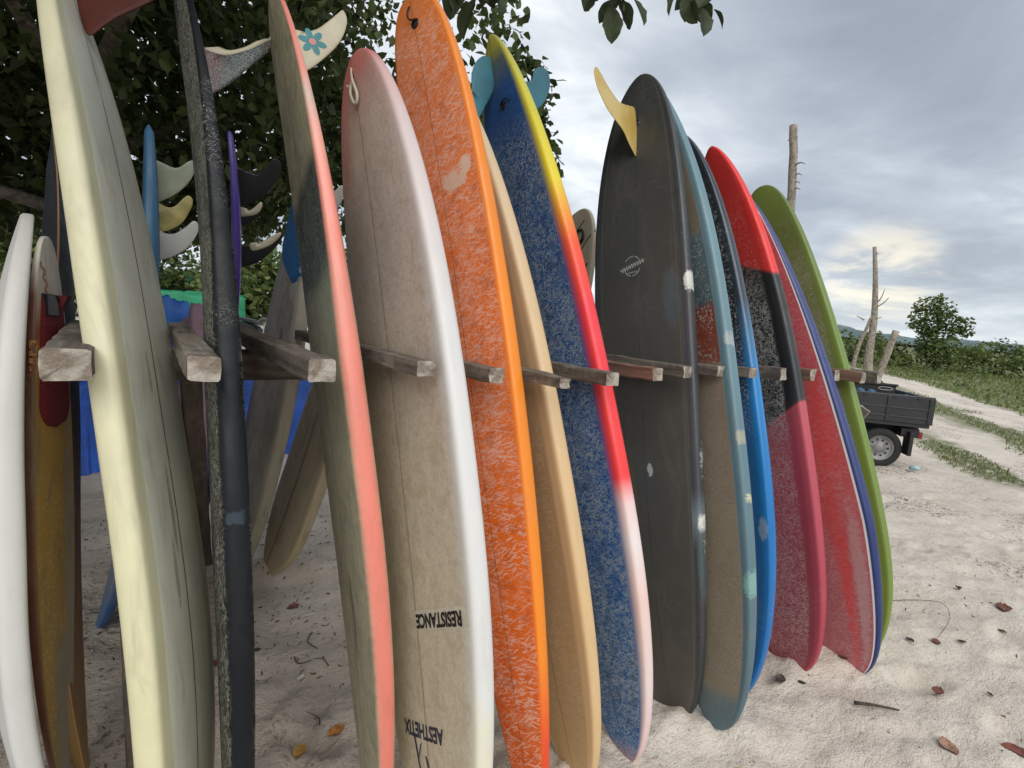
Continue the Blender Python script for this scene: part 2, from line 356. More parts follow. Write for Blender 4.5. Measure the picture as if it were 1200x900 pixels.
mk('cream','big cream surfboard with dark stringer and brown fin behind the first peg',G1,
   face=[(0,(.76,.72,.54)),(.3,(.78,.76,.60)),(.6,(.78,.77,.64)),(.85,(.74,.73,.62)),(1,(.76,.73,.60))],
   rail=[(0,(.70,.66,.40)),(1,(.69,.655,.45))],edge=.73,soft=.03,stringer=((.04,.04,.035),.0045,.95),
   patches=[(.42,.14,.045,.05,(.22,.12,.10),.55),(.36,.25,.03,.05,(.25,.16,.13),.5),(.55,.2,.02,.04,(.15,.13,.12),.45),(.81,.35,.018,.16,(.75,.75,.68),.6),(.86,.1,.012,.2,(.75,.75,.68),.5),(.80,-.4,.015,.2,(.8,.8,.74),.6)],dmin=.45,scuff=.35,raildirt=.14,facerough=.45)
mk('black','near black surfboard with grey wax marks seen almost edge on left of the coral board',G1,
   face=[(0,(.012,.014,.015)),(.7,(.012,.013,.014)),(1,(.02,.02,.02))],rail=[(0,(.004,.007,.011)),(.5,(.003,.005,.008)),(1,(.003,.004,.006))],
   edge=0.95,wax=[('fibre',(.50,.50,.42),.70,40,0,1,.97)],rough=.46,coat=.0,scuff=.7,
   patches=[(.155,.99,.012,.10,(.75,.72,.6),1.),(.40,1.,.006,.02,(.05,.08,.10),.5)],raildirt=0.015,spec=.3)
mk('coral','surfboard with coral pink rail and greenish worn deck beside the pale wooden board',G1,
   face=[(0,(.62,.54,.37)),(.25,(.60,.53,.36)),(.5,(.56,.50,.34)),(.635,(.36,.38,.30)),(.66,(.045,.085,.095)),(.76,(.035,.05,.055)),(.785,(.52,.46,.30)),(1,(.56,.49,.32))],
   rail=[(0,(.80,.22,.17)),(.6,(.86,.26,.19)),(.735,(.86,.28,.21)),(.80,(.82,.36,.28)),(.835,(.62,.44,.36)),(.86,(.80,.30,.24)),(1,(.80,.25,.20))],
   edge=0.965,soft=.05,stringer=((.045,.045,.035),.0028,.9),mott=((.20,.20,.13),9,.5),wax=[('crumb',(.46,.44,.31),.6,60,0,.78),('fibre',(.42,.40,.28),.5,40,.0,.62)],
   patches=[(.27,.15,.05,.07,(.14,.10,.11),.7)],wob=.035,scuff=.2,raildirt=.08,rough=.33)
mk('pinkwhite','off white stained surfboard with faded pink tail and two dark printed names near the sand',G1,
   face=[(0,(.70,.64,.48)),(.15,(.68,.60,.44)),(.45,(.64,.55,.42)),(.7,(.62,.50,.44)),(.9,(.64,.49,.45)),(.955,(.60,.30,.28)),(.975,(.72,.18,.18)),(1,(.70,.14,.15))],
   rail=[(0,(.72,.69,.54)),(.25,(.73,.725,.70)),(.6,(.70,.69,.675)),(.85,(.68,.56,.54)),(.95,(.68,.42,.40)),(.98,(.65,.20,.20)),(1,(.6,.16,.17))],
   edge=.90,soft=.12,stringer=((.24,.17,.09),.005,.55),mott=((.42,.31,.20),20,.42),wax=[('crumb',(.60,.55,.43),.5,75,.0,.95),('crumb',(.28,.20,.14),.16,30,.3,.9)],
   patches=[(.13,.95,.12,.09,(.80,.76,.48),.5),(.93,-.75,.08,.3,(.66,.22,.22),.55)],bump=.45,raildirt=.05,scuff=.25)
mk('orange','bright orange surfboard covered in pale pink wax strokes next to the pink tailed board',G1,
   face=[(0,(.66,.10,.008)),(.3,(.80,.15,.008)),(.7,(.80,.17,.010)),(1,(.78,.19,.02))],
   rail=[(0,(.80,.05,.012)),(.10,(.82,.07,.012)),(.19,(.90,.26,.012)),(.6,(.92,.27,.012)),(1,(.85,.24,.02))],
   edge=0.92,soft=.05,wax=[('crumb',(.80,.42,.30),.30,9,.0,.97),('stroke',(.82,.52,.42),.60,30,.0,.97),('fibre',(.80,.55,.46),.35,60,.4,.97),('crumb',(.30,.05,.01),.35,14,.05,.9)],
   patches=[(.752,.33,.012,.30,(.74,.52,.38),.95),(.765,.66,.010,.14,(.76,.54,.40),.95)],stringer=((.10,.05,.03),.002,.5),raildirt=.05)
mk('tan','plain tan surfboard with a wide smooth rail right of the orange board',G1,
   face=[(0,(.55,.37,.17)),(.4,(.42,.29,.14)),(.5,(.52,.38,.20)),(1,(.60,.46,.29))],rail=[(0,(.68,.47,.23)),(.5,(.68,.48,.26)),(1,(.70,.55,.36))],
   edge=0.78,soft=.05,wax=[('stroke',(.64,.50,.30),.45,40,.02,.55),('crumb',(.30,.20,.09),.4,70,.3,.5)],stringer=((.16,.10,.05),.002,.7),raildirt=.06)
mk('blue','blue waxed surfboard with a rail fading from yellow through red to white',G1,
   face=[(0,(.45,.25,.24)),(.03,(.02,.12,.34)),(.3,(.006,.085,.31)),(.6,(.006,.080,.28)),(.90,(.010,.075,.26)),(.945,(.10,.14,.12)),(.97,(.40,.38,.05)),(1,(.42,.38,.06))],
   rail=[(0,(.80,.55,.52)),(.10,(.80,.66,.64)),(.20,(.84,.60,.55)),(.27,(.84,.74,.72)),(.315,(.85,.62,.60)),(.345,(.88,.05,.05)),(.55,(.88,.04,.06)),(.64,(.88,.10,.03)),(.68,(.88,.32,.02)),(.73,(.82,.66,.03)),(.88,(.62,.58,.05)),(1,(.42,.38,.07))],
   edge=0.86,soft=.085,wax=[('fibre',(.40,.47,.47),.62,42,.02,.84,.82),('stroke',(.45,.50,.50),.35,34,.02,.60,.82),('crumb',(.30,.36,.38),.22,11,.02,.8,.82),('crumb',(.004,.03,.12),.5,13,.05,.85,.8)],
   stringer=((.01,.02,.04),.002,.6),raildirt=.04)
mk('grey','charcoal grey surfboard showing its bottom with a curved yellow fin and round logo',G1,
   face=[(0,(.078,.070,.055)),(.6,(.070,.067,.058)),(1,(.046,.048,.047))],rail=[(0,(.030,.034,.036)),(.25,(.045,.048,.05)),(.29,(.16,.20,.22)),(.33,(.045,.047,.052)),(.6,(.05,.053,.06)),(1,(.028,.031,.033))],
   edge=.84,soft=.02,pins=[(.79,.012,(.13,.12,.09),.6)],stringer=((.030,.030,.028),.0016,.8),facerough=.42,
   patches=[(.605,.66,.045,.16,(.085,.12,.14),.5),(.357,.09,.010,.055,(.60,.60,.56),1.),(.345,.0,.035,.20,(.06,.075,.08),.4),(.625,.98,.015,.08,(.66,.66,.60),1.),(.37,1.03,.030,.035,(.50,.53,.54),.8),(.285,1.0,.012,.07,(.70,.70,.66),1.),(.23,1.,.05,.10,(.07,.10,.11),.7),(.27,1.03,.05,.03,(.66,.60,.42),.6)],scuff=.12,raildirt=0.07)
mk('teal','grey teal surfboard with a beige waxed deck and a small brick red panel',G1,
   face=[(0,(.10,.16,.18)),(.045,(.12,.17,.18)),(.06,(.27,.22,.15)),(.47,(.25,.20,.14)),(.505,(.28,.24,.18)),(.512,(.22,.045,.02)),(.59,(.20,.040,.02)),(.60,(.055,.10,.12)),(.70,(.085,.15,.18)),(.712,(.20,.16,.11)),(.82,(.22,.18,.12)),(.90,(.12,.19,.22)),(1,(.12,.19,.22))],
   rail=[(0,(.075,.13,.16)),(.3,(.11,.20,.24)),(.7,(.14,.26,.31)),(1,(.13,.22,.26))],edge=0.84,soft=.02,
   wax=[('crumb',(.42,.42,.40),.8,60,.50,.72),('crumb',(.13,.10,.07),.5,80,.05,.5),('fibre',(.36,.31,.23),.5,60,.05,.5)],
   patches=[(.205,.99,.018,.13,(.22,.42,.38),.9),(.318,1.05,.010,.06,(.75,.68,.42),1.),(.40,1.0,.01,.05,(.45,.42,.3),.7),(.54,1.0,.01,.06,(.4,.44,.42),.7)],pins=[(.30,.012,(.015,.015,.015),.0)],wob=.012,raildirt=.12)
mk('dblue','surfboard black at the top and vivid blue below standing between teal and red boards',G1,
   face=[(0,(.01,.10,.28)),(.45,(.008,.11,.30)),(.56,(.012,.06,.14)),(.62,(.012,.015,.02)),(1,(.012,.013,.016))],
   rail=[(0,(.01,.14,.42)),(.40,(.012,.19,.52)),(.52,(.015,.22,.55)),(.60,(.05,.16,.30)),(.66,(.03,.05,.075)),(1,(.018,.020,.025))],edge=0.88,wax=[('crumb',(.45,.47,.46),.8,60,.45,.85,.9),('stroke',(.02,.03,.05),.7,20,.48,.62)],
   patches=[(.28,.88,.02,.08,(.35,.40,.42),.5)],rough=.25,raildirt=0.03)
mk('red','surfboard striped bright red, black and crimson from the tail down',G1,slant=-.058,
   face=[(0,(.30,.045,.065)),(.2,(.34,.045,.07)),(.428,(.38,.055,.085)),(.430,(.008,.009,.010)),(.60,(.010,.011,.013)),(.765,(.012,.013,.015)),(.767,(.62,.030,.022)),(1,(.60,.03,.025))],
   rail=[(0,(.40,.05,.08)),(.428,(.50,.08,.11)),(.430,(.022,.025,.028)),(.765,(.022,.025,.028)),(.767,(.80,.035,.03)),(1,(.78,.04,.035))],
   edge=0.86,soft=.04,wax=[('crumb',(.62,.45,.45),.38,70,.03,.40,.72),('fibre',(.66,.50,.48),.45,50,.03,.43,.72),('crumb',(.42,.42,.40),.8,46,.44,.72,.75),('fibre',(.40,.40,.38),.8,40,.44,.72,.75),('crumb',(.75,.40,.35),.4,70,.72,.86,.7)],raildirt=0.04)
mk('pink','pinkish red surfboard with thin white pinstripe and navy blue rail',G1,
   face=[(0,(.42,.12,.13)),(.2,(.48,.12,.13)),(.4,(.62,.09,.09)),(.7,(.66,.08,.10)),(1,(.66,.10,.12))],
   rail=[(0,(.012,.03,.13)),(.3,(.014,.032,.15)),(.6,(.03,.048,.18)),(1,(.045,.06,.19))],edge=.90,soft=.01,dmin=.16,
   pins=[(.905,.026,(.82,.82,.82),1.)],wax=[('fibre',(.66,.34,.34),.38,44,.0,.95,.9),('stroke',(.62,.32,.32),.35,22,.0,.85,.88)],
   patches=[(.28,.42,.20,.14,(.80,.035,.035),.38),(.13,.48,.14,.12,(.80,.05,.045),.3),(.18,.72,.16,.12,(.60,.42,.42),.45),(.5,.6,.10,.2,(.80,.06,.06),.5)],raildirt=.03)
mk('green','lime green surfboard with olive waxed deck at the right end of the rack',G1,
   face=[(0,(.26,.42,.04)),(.3,(.15,.22,.035)),(.7,(.12,.165,.035)),(.88,(.115,.155,.030)),(1,(.16,.23,.035))],
   rail=[(0,(.17,.24,.035)),(.5,(.16,.25,.035)),(.9,(.13,.19,.03)),(1,(.11,.16,.03))],edge=0.86,soft=.05,wax=[('crumb',(.34,.34,.26),.6,70,.2,.84),('fibre',(.36,.36,.28),.5,60,.2,.82)],raildirt=.05)
mk('bblue','blue surfboard with three pale fins seen edge on behind the rack',G2,
   face=[(0,(.02,.08,.20)),(.15,(.10,.12,.15)),(.4,(.02,.10,.20)),(1,(.015,.09,.18))],rail=[(0,(.015,.07,.22)),(.08,(.02,.08,.2)),(.2,(.16,.17,.18)),(.5,(.02,.13,.26)),(1,(.018,.12,.24))])
mk('bpurple','deep purple surfboard with three black and cream fins behind the black board',G2,
   face=[(0,(.03,.015,.16)),(1,(.04,.02,.20))],rail=[(0,(.035,.012,.20)),(1,(.045,.015,.22))],wax=[('crumb',(.5,.45,.6),.7,60,0,.4)])
mk('bpad','grey white surfboard with bright blue traction pad behind the coral board',G2,
   face=[(0,(.30,.27,.22)),(.5,(.42,.38,.33)),(1,(.50,.46,.41))],rail=[(0,(.34,.30,.20)),(1,(.5,.48,.42))],mott=((.26,.22,.19),10,.6),patches=[(.68,.3,.03,.08,(.06,.05,.05),.7)],raildirt=.3)
mk('boff','yellowed white surfboard with grey stripe standing on sand behind the rack',G2,
   face=[(0,(.45,.34,.17)),(.2,(.50,.43,.30)),(1,(.50,.46,.36))],rail=[(0,(.48,.38,.20)),(1,(.58,.54,.44))],stringer=((.16,.14,.12),.012,.7),mott=((.40,.33,.22),12,.4),raildirt=.25)
mk('bsmall','small cream surfboard tail with thin black lines peeking behind the charcoal board',G2,
   face=[(0,(.50,.42,.27)),(1,(.52,.45,.31))],rail=[(0,(.50,.44,.30)),(1,(.58,.52,.38))])
# fins
amb=T('amber fin'); p_=amb.coord(); amb.set(amb.mix(amb.noise(p_,9,3).ss(.3,.7),(.62,.42,.10),(.72,.54,.18)),.3,0,.4)
M_yel=amb.mat; amb.b.inputs['Transmission Weight'].default_value=.15
M_brn=simple('brown fin resin',(.085,.020,.012),.5,coat=.0,spec=.2); M_tealf=simple('teal fin',(.045,.17,.22),.4,var=.15); M_crf=simple('cream fin',(.55,.50,.36),.4)
M_whf=simple('white fin',(.62,.62,.58),.4,var=.06); M_blk=simple('black fin',(.012,.012,.014),.35); M_olf=simple('pale olive fin',(.33,.36,.27),.4); M_glass=simple('honey fin',(.50,.42,.16),.35,scale=14,var=.3)
hx=T('printed fin'); bc_=hx.coord(); ed=hx.voro(bc_,120,'DISTANCE_TO_EDGE'); zz=hx.xyz(bc_)[1]
hx.set(hx.mix(ed.ss(.16,.04)*.7,hx.mix(hx.noise(bc_,5,1).ss(.42,.6),(.03,.055,.07),(.13,.03,.03)),(.22,.22,.19)),.4); M_hex=hx.mat
B['grey'].fin([(2.415,-.02),(2.415,.02),(2.407,.060),(2.396,.114),(2.417,.176),(2.439,.223),(2.458,.252),(2.462,.272),(2.449,.283),(2.424,.287),(2.381,.269),(2.349,.236),(2.323,.201),(2.305,.152),(2.282,.085),(2.235,.03),(2.225,-.02)],M_yel)
B['cream'].fin([(2.22,.0),(2.243,-.045),(2.266,-.075),(2.30,-.135),(2.33,-.185),(2.37,-.24),(2.40,-.25),(2.405,-.20),(2.39,-.10),(2.37,0)],M_brn)
B['black'].fin([(2.215,.02),(2.213,-.045),(2.248,-.107),(2.290,-.154),(2.298,-.174),(2.270,-.168),(2.243,-.151),(2.189,-.106),(2.137,-.064),(2.09,-.016),(2.08,.02)],M_hex)
B['black'].fin([(2.219,.0),(2.217,-.045),(2.252,-.107),(2.294,-.154),(2.300,-.172),(2.284,-.156),(2.243,-.108),(2.208,-.045),(2.210,.0)],M_crf,name='fin_edge',thick=.010)
B['tan'].fin([(2.37,.01),(2.42,-.040),(2.50,-.058),(2.558,-.083),(2.598,-.120),(2.608,-.150),(2.592,-.170),(2.544,-.174),(2.462,-.148),(2.376,-.094),(2.28,-.03),(2.25,.01)],M_tealf)
B['blue'].fin([(2.52,-.01),(2.553,-.16),(2.617,-.203),(2.645,-.246),(2.631,-.28),(2.569,-.276),(2.5,-.24),(2.446,-.19),(2.40,-.1),(2.38,-.01)],M_tealf)
fl=B['coral'].fin([(2.278,.02),(2.281,-.02),(2.299,-.070),(2.332,-.110),(2.363,-.142),(2.374,-.158),(2.342,-.165),(2.286,-.143),(2.234,-.102),(2.173,-.034),(2.15,.02)],M_crf,thick=.008)
M_pet=simple('teal petal print',(.012,.20,.22),.4); M_pnk=simple('pink petal print',(.60,.22,.20),.4)
bb=B['coral']; cA,cO=2.258,-.056
def disc(c,ra,ro,ang,mat,name,off):
    V=[];N=20
    for k in range(N):
        a=2*PI*k/N; x,y=ra*math.cos(a),ro*math.sin(a); X_=x*math.cos(ang)-y*math.sin(ang); Y_=x*math.sin(ang)+y*math.cos(ang)
        V.append(bb.P+bb.a*(c[0]+X_)+bb.n*(c[1]+Y_)+bb.l*off)
    mobj(name,V,[tuple(range(N))],mat,fl,smooth=False)
for k in range(6):
    a=2*PI*k/6+.3; disc((cA+.023*math.cos(a),cO+.023*math.sin(a)),.017,.0095,a,M_pet,'petal',.0048)
disc((cA,cO),.010,.010,0,M_pnk,'flower_centre',.0052)
Z=B['bblue']
Z.fin([(1.93,.03),(1.925,-.054),(1.958,-.094),(1.964,-.112),(1.915,-.115),(1.851,-.080),(1.797,-.02),(1.79,.03)],M_olf)
Z.fin([(1.79,.03),(1.778,-.03),(1.784,-.06),(1.826,-.092),(1.835,-.108),(1.82,-.120),(1.786,-.115),(1.724,-.086),(1.684,-.03),(1.68,.03)],M_glass)
Z.fin([(1.69,.03),(1.680,-.03),(1.684,-.069),(1.726,-.112),(1.745,-.128),(1.735,-.145),(1.693,-.142),(1.626,-.104),(1.575,-.03),(1.57,.03)],M_whf)
Z=B['bpurple']
Z.fin([(2.12,.07),(2.127,.03),(2.125,-.02),(2.170,-.05),(2.21,-.075),(2.19,-.105),(2.13,-.10),(2.05,-.06),(1.99,.0),(1.98,.07)],M_blk)
Z.fin([(1.97,.06),(1.96,.012),(1.985,-.02),(2.012,-.046),(2.0,-.062),(1.955,-.046),(1.90,.0),(1.88,.06)],M_blk)
Z.fin([(1.970,.03),(1.962,.0),(1.987,-.028),(2.014,-.048),(1.995,-.056),(1.955,-.036),(1.93,.03)],M_crf,name='fin_edge',thick=.014)
Z.fin([(1.82,.06),(1.810,.02),(1.815,-.04),(1.86,-.10),(1.895,-.145),(1.87,-.155),(1.80,-.120),(1.74,-.07),(1.70,.0),(1.70,.06)],M_blk)
Z.fin([(1.822,-.03),(1.826,-.06),(1.866,-.102),(1.900,-.143),(1.88,-.146),(1.83,-.11),(1.79,-.05),(1.80,-.03)],M_crf,name='fin_edge',thick=.014)
B['bpad'].fin([(2.07,.0),(2.075,-.04),(2.105,-.062),(2.130,-.078),(2.128,-.092),(2.10,-.098),(2.05,-.088),(2.0,-.05),(1.99,.0)],M_whf)
# traction pads
def padmat(name,col,sc,lines=False):
    t=T(name); bc=t.attr('bc'); la,al,_=t.xyz(bc); u=(la+al*.6)*sc; v_=(la-al*.6)*sc
    if lines: u=al*sc; v_=u
    g=(u.m('FRACT')-.5).abs().ss(.30,.44).mx((v_.m('FRACT')-.5).abs().ss(.30,.44)); n=t.noise(bc,12,4)
    t.bump(g.inv(),.9,.006); return t.set(t.mix(g*.6,t.mix(n,tuple(c*.8 for c in col),tuple(min(1,c*1.2) for c in col)),tuple(c*.3 for c in col)),.75)
M_bp=padmat('blue pad foam',(.02,.20,.52),60); M_rp=padmat('red pad foam',(.22,.012,.018),170,True)
bb=B['bpad']; bb.patch('traction_pad',(.80,.965,lambda v:(-.18*(1-.35*v*v)*min(1,.35+3.*v)**.7,.18*(1-.35*v*v)*min(1,.35+3.*v)**.7)),M_bp,off=.007)
bb=B['yellow']
def rpad(v): 
    k=math.sqrt(max(0,1-max(0,1-v*5)**2)); h_=float(bb.hw(.68+.225*v))-.021; return (-h_*k-.001,h_*k)
rp=bb.patch('traction_pad',(.68,.905,rpad),M_rp,off=.006)
bb.patch('kick_insert',(.868,.905,lambda v:(-.022,.055)),M_blk,off=.009,parent=rp)
# tail kick of the red pad: a wedge that stands proud
kv=[bb.surf(.872,-.085,.003),bb.surf(.872,-.028,.003),bb.surf(.905,-.028,.003),bb.surf(.905,-.075,.003)]
kv+=[q+bb.n*bb.f*.022 for q in (kv[2],kv[3])]
o=mobj('kick_wedge',kv,[(0,1,4,5),(2,3,5,4),(0,5,3),(1,2,4),(0,3,2,1)],M_rp,rp,smooth=False)
M_goldtxt=simple('faded gold print',(.42,.22,.08),.5); M_ink=simple('black print',(.012,.012,.014),.5,var=0); M_ink2=simple('navy print',(.03,.035,.07),.55,var=.3,scale=90)
bb.text('NHUHE',.80,.092,.026,M_goldtxt,ang=90,sx=1.)
# decals on the off white board
bb=B['pinkwhite']; wt=T('clear sticker'); n=wt.noise(wt.coord(),60,3); M_st=wt.set(wt.mix(n.ss(.35,.7),(.60,.55,.43),(.68,.64,.53)),.4)
st=bb.patch('sticker',(.295,.316,lambda v:(-.012,.258)),M_st,skew=.082,off=.0012,nu=6,nv=30)
bb.text('RESISTANCE',.315,.120,.046,M_ink,ang=180,name='lettering',sx=.92,off=.0026,parent=st,skew=.185)
bb.text('AESTHETIX',.186,-.022,.050,M_ink2,ang=180,name='lettering',sx=.90,off=.0012,skew=.17)
for (x0,t0,x1,t1,w_) in((-.075,.176,-.035,.118,.010),(-.035,.170,-.062,.146,.009),(.0,.150,-.012,.160,.012)):
    N=8;V=[]
    for i in range(N+1):
        q=i/N; a=bb.surf(t0+(t1-t0)*q,x0+(x1-x0)*q-w_*(1-.5*q)*.5,.0014); b_=bb.surf(t0+(t1-t0)*q+.002,x0+(x1-x0)*q+w_*(1-.5*q)*.5,.0014); V+=[a,b_]
    mobj('logo_stroke',V,[(2*i,2*i+1,2*i+3,2*i+2) for i in range(N)],M_ink2,bb.root,smooth=False)
# ring logo on the charcoal board
bb=B['grey']; M_lg=simple('pale grey print',(.34,.35,.33),.5,var=.2,scale=60)
def stroke(bb,pts,wd,mat,name,t0,l0):
    V=[];F=[];N=len(pts)
    for i,(x,y) in enumerate(pts):
        x2,y2=pts[min(i+1,N-1)]; x1,y1=pts[max(i-1,0)]; dx_,dy_=x2-x1,y2-y1; q=math.hypot(dx_,dy_) or 1; nx,ny=-dy_/q*wd/2,dx_/q*wd/2
        V+=[bb.surf(t0+(y+ny)/bb.L,l0+x+nx,.0012),bb.surf(t0+(y-ny)/bb.L,l0+x-nx,.0012)]
    return mobj(name,V,[(2*i,2*i+1,2*i+3,2*i+2) for i in range(N-1)],mat,bb.root,smooth=False)
t0,l0=.665,-.018
for a0,a1 in((20,70),(78,150),(205,262),(270,340)): stroke(bb,[(.036*math.cos(R(a)),.040*math.sin(R(a))) for a in range(a0,a1,6)],.0035,M_lg,'logo_ring',t0,l0)
stroke(bb,[(-.052+.104*i/60,-.012+.026*i/60+.0095*math.sin(i*.95)) for i in range(61)],.0042,M_lg,'logo_script',t0,l0)
stroke(bb,[(-.022+.044*i/30,-.026+.003*math.sin(i*1.3)) for i in range(31)],.0022,M_lg,'logo_script',t0,l0)
# dark lines on the small cream tail
bb=B['bsmall']
for pts in([(.02,-.02),(-.03,-.16)],[(.10,-.04),(.02,-.34)],[(.14,-.20),(.04,-.50)],[(.14,-.20),(.13,-.50)]):
    N=10; stroke(bb,[(pts[0][0]+(pts[1][0]-pts[0][0])*i/N,pts[0][1]+(pts[1][1]-pts[0][1])*i/N) for i in range(N+1)],.006,M_ink,'pinline',.985,0.)
# leash plug and cords
def cord(bb,pts,r,mat,name='leash_cord'):
    P=[Vector(bb.surf(t,x,o)) for t,x,o in pts]; Q=[]
    for i in range(len(P)-1):
        p0,p1,p2,p3=P[max(i-1,0)],P[i],P[i+1],P[min(i+2,len(P)-1)]
        for k in range(6):
            t=k/6; Q.append(.5*((2*p1)+(p2-p0)*t+(2*p0-5*p1+4*p2-p3)*t*t+(3*p1-p0-3*p2+p3)*t**3))
    Q.append(P[-1]); V,F=tube(Q,r,8); return mobj(name,V,F,mat,bb.root)
M_cw=simple('dirty white cord',(.50,.50,.40),.7); M_cb=simple('black cord',(.012,.012,.012),.6)
def plug(bb,t,lat,mat):
    c=bb.surf(t,lat,0); V,F=lathe([(.0,.0035),(.008,.0035),(.0085,.0025),(.015,.003),(.0165,.0)],c,tuple(bb.n*bb.f),20); return mobj('leash_plug',V,F,mat,bb.root)
pw=B['pinkwhite']; cord(pw,[(.985,-.002,.002),(.972,.004,.006),(.962,.010,.010),(.958,-.002,.012),(.963,-.018,.010),(.966,-.024,.012)],.0035,M_cw)
cord(pw,[(.963,.008,.010),(.950,-.004,.014),(.935,.004,.010),(.932,.020,.010),(.940,.030,.010),(.958,.020,.012),(.966,.012,.010)],.0042,M_cw)
cord(pw,[(.985,-.002,.002),(.973,.004,.003),(.964,.008,.006)],.0028,M_cb)
og=B['orange']; plug(og,.962,.004,M_blk)
cord(og,[(.985,-.004,.004),(.979,-.010,.010),(.972,-.012,.012),(.966,-.004,.010),(.967,.003,.008)],.0028,M_cb)
bl=B['blue']; plug(bl,.875,.03,M_blk); cord(bl,[(.873,.02,.002),(.878,.03,.012),(.878,.06,.012),(.873,.075,.002)],.003,M_cb)
plug(B['grey'],.905,.0,M_blk)
bs=B['bsmall']; cord(bs,[(.955,.03,.004),(.945,.01,.014),(.93,.02,.014),(.925,.05,.012),(.94,.06,.012),(.952,.04,.006)],.007,M_cb)
stroke(B['yellow'],[(.045-.04*i/30+.008*math.sin(i*1.1),-.16*i/30) for i in range(31)],.008,M_goldtxt,'tail_script',.955,0.)
# ---------------------------------------------------------------- terrain
def lat_noise(x,y,seed):
    def hsh(i,j):
        n=(i.astype(np.int64)*374761393+j.astype(np.int64)*668265263+seed*974634777)&0xffffffff
        n=((n^(n>>13))*1274126177)&0xffffffff; return ((n^(n>>16))&0xffff)/65535.*2-1
    i=np.floor(x);j=np.floor(y);u=x-i;v=y-j; u=u*u*u*(u*(u*6-15)+10);v=v*v*v*(v*(v*6-15)+10)
    return (hsh(i,j)*(1-u)+hsh(i+1,j)*u)*(1-v)+(hsh(i,j+1)*(1-u)+hsh(i+1,j+1)*u)*v
def sm(a,b,x): t=np.clip((x-a)/(b-a),0,1); return t*t*(3-2*t)
feet=[(float(rng.uniform(-2,7.5)),float(rng.uniform(-1.2,4.5)),float(rng.uniform(0,PI)),float(rng.uniform(.09,.15)),float(rng.uniform(.045,.07)),float(rng.uniform(.014,.034))) for _ in range(300)]
def height(x,y):
    x=np.asarray(x,float);y=np.asarray(y,float); r=np.hypot(x-1.5,y-1)
    base=-.26*sm(3.6,8.,np.hypot(x,y)*1.0)*sm(-2,3,x)*sm(9,3,y)
    near=sm(14,3,r)
    h=lat_noise(x*.55,y*.55,1)*.022+lat_noise(x*1.7,y*1.7,2)*.016*near+lat_noise(x*4.3,y*4.3,3)*.015*near+lat_noise(x*10,y*10,9)*.007*near
    a=x*.5+y*.86; b=x*.86-y*.5                        # wind and foot ridges run obliquely
    h=h+(1-np.abs(lat_noise(b*2.1+lat_noise(x*2,y*2,8)*.6,a*6.5,4)))*.026*near+(1-np.abs(lat_noise(b*6,a*15,5)))*.011*near*near+lat_noise(x*22,y*22,6)*.0045*near**2
    h=h-.028*near
    for fx,fy,fa,fl_,fw,fd in feet:
        m=(np.abs(x-fx)<.4)&(np.abs(y-fy)<.4)
        if not m.any(): continue
        X_=(x[m]-fx)*math.cos(fa)+(y[m]-fy)*math.sin(fa); Y_=-(x[m]-fx)*math.sin(fa)+(y[m]-fy)*math.cos(fa)
        q=np.sqrt((X_/fl_)**2+(Y_/fw)**2); h[m]+=-fd*np.exp(-q**3)+fd*.55*np.exp(-((q-1.45)/.32)**2)
    for bx_ in BD.values():
        rr2=((x-bx_[0])**2+(y-bx_[1])**2); h=h+.020*np.exp(-rr2/.045)-.026*np.exp(-(((x-bx_[0]-.05)**2+(y-bx_[1]+.20)**2)/.02))
    far=sm(40,200,np.hypot(x,y)); h=h*(1-far)+0*far
    return base*(1-far)-.2*far+h
def hz(x,y): return float(height(np.array([float(x)]),np.array([float(y)]))[0])
N=760; u=np.linspace(-1,1,N); gx=1.4+1.05*np.sinh(u*8.5); gy=1.0+1.05*np.sinh(u*8.5)
GX,GY=np.meshgrid(gx,gy,indexing='ij'); GZ=height(GX.ravel(),GY.ravel())
co=np.stack([GX.ravel(),GY.ravel(),GZ],1).astype(np.float32)
idx=np.arange(N*N).reshape(N,N); q=np.stack([idx[:-1,:-1],idx[1:,:-1],idx[1:,1:],idx[:-1,1:]],-1).reshape(-1,4)
me=bpy.data.meshes.new('sand_ground'); me.vertices.add(len(co)); me.vertices.foreach_set('co',co.ravel())
me.loops.add(q.size); me.loops.foreach_set('vertex_index',q.ravel().astype(np.int32)); me.polygons.add(len(q)); me.polygons.foreach_set('loop_start',np.arange(0,q.size,4,dtype=np.int32)); me.polygons.foreach_set('loop_total',np.full(len(q),4,np.int32))
me.polygons.foreach_set('use_smooth',np.ones(len(q),bool)); me.update(calc_edges=True)
t=T('sand'); p=t.pos(); px,py,pz=t.xyz(p)
a=t.noise(p,1.3,5,.6); b=t.noise(p,9,5,.65); c=t.noise(p,140,3,.6); e=t.noise(p,420,2,.5)
col=t.mix(a.ss(.35,.65),(.69,.61,.515),(.78,.70,.605)); col=t.mix(b.ss(.42,.72)*.45,col,(.46,.39,.32)); col=t.mix(t.noise(p,22,5,.7).ss(.55,.72)*.35,col,(.40,.33,.265)); col=t.mix(c.ss(.5,.75)*.45,col,(.36,.31,.25)); col=t.mix(e.ss(.62,.72)*.5,col,(.80,.77,.72))
col=t.mix(t.noise(p,55,3,.5).ss(.68,.74)*.8,col,(.10,.075,.05))
rr=t.dot(p,(1.,-1.35,0.)); nb=t.noise(p,.35,5,.65)-.5; nf=t.noise(p,2.2,4,.7)-.5
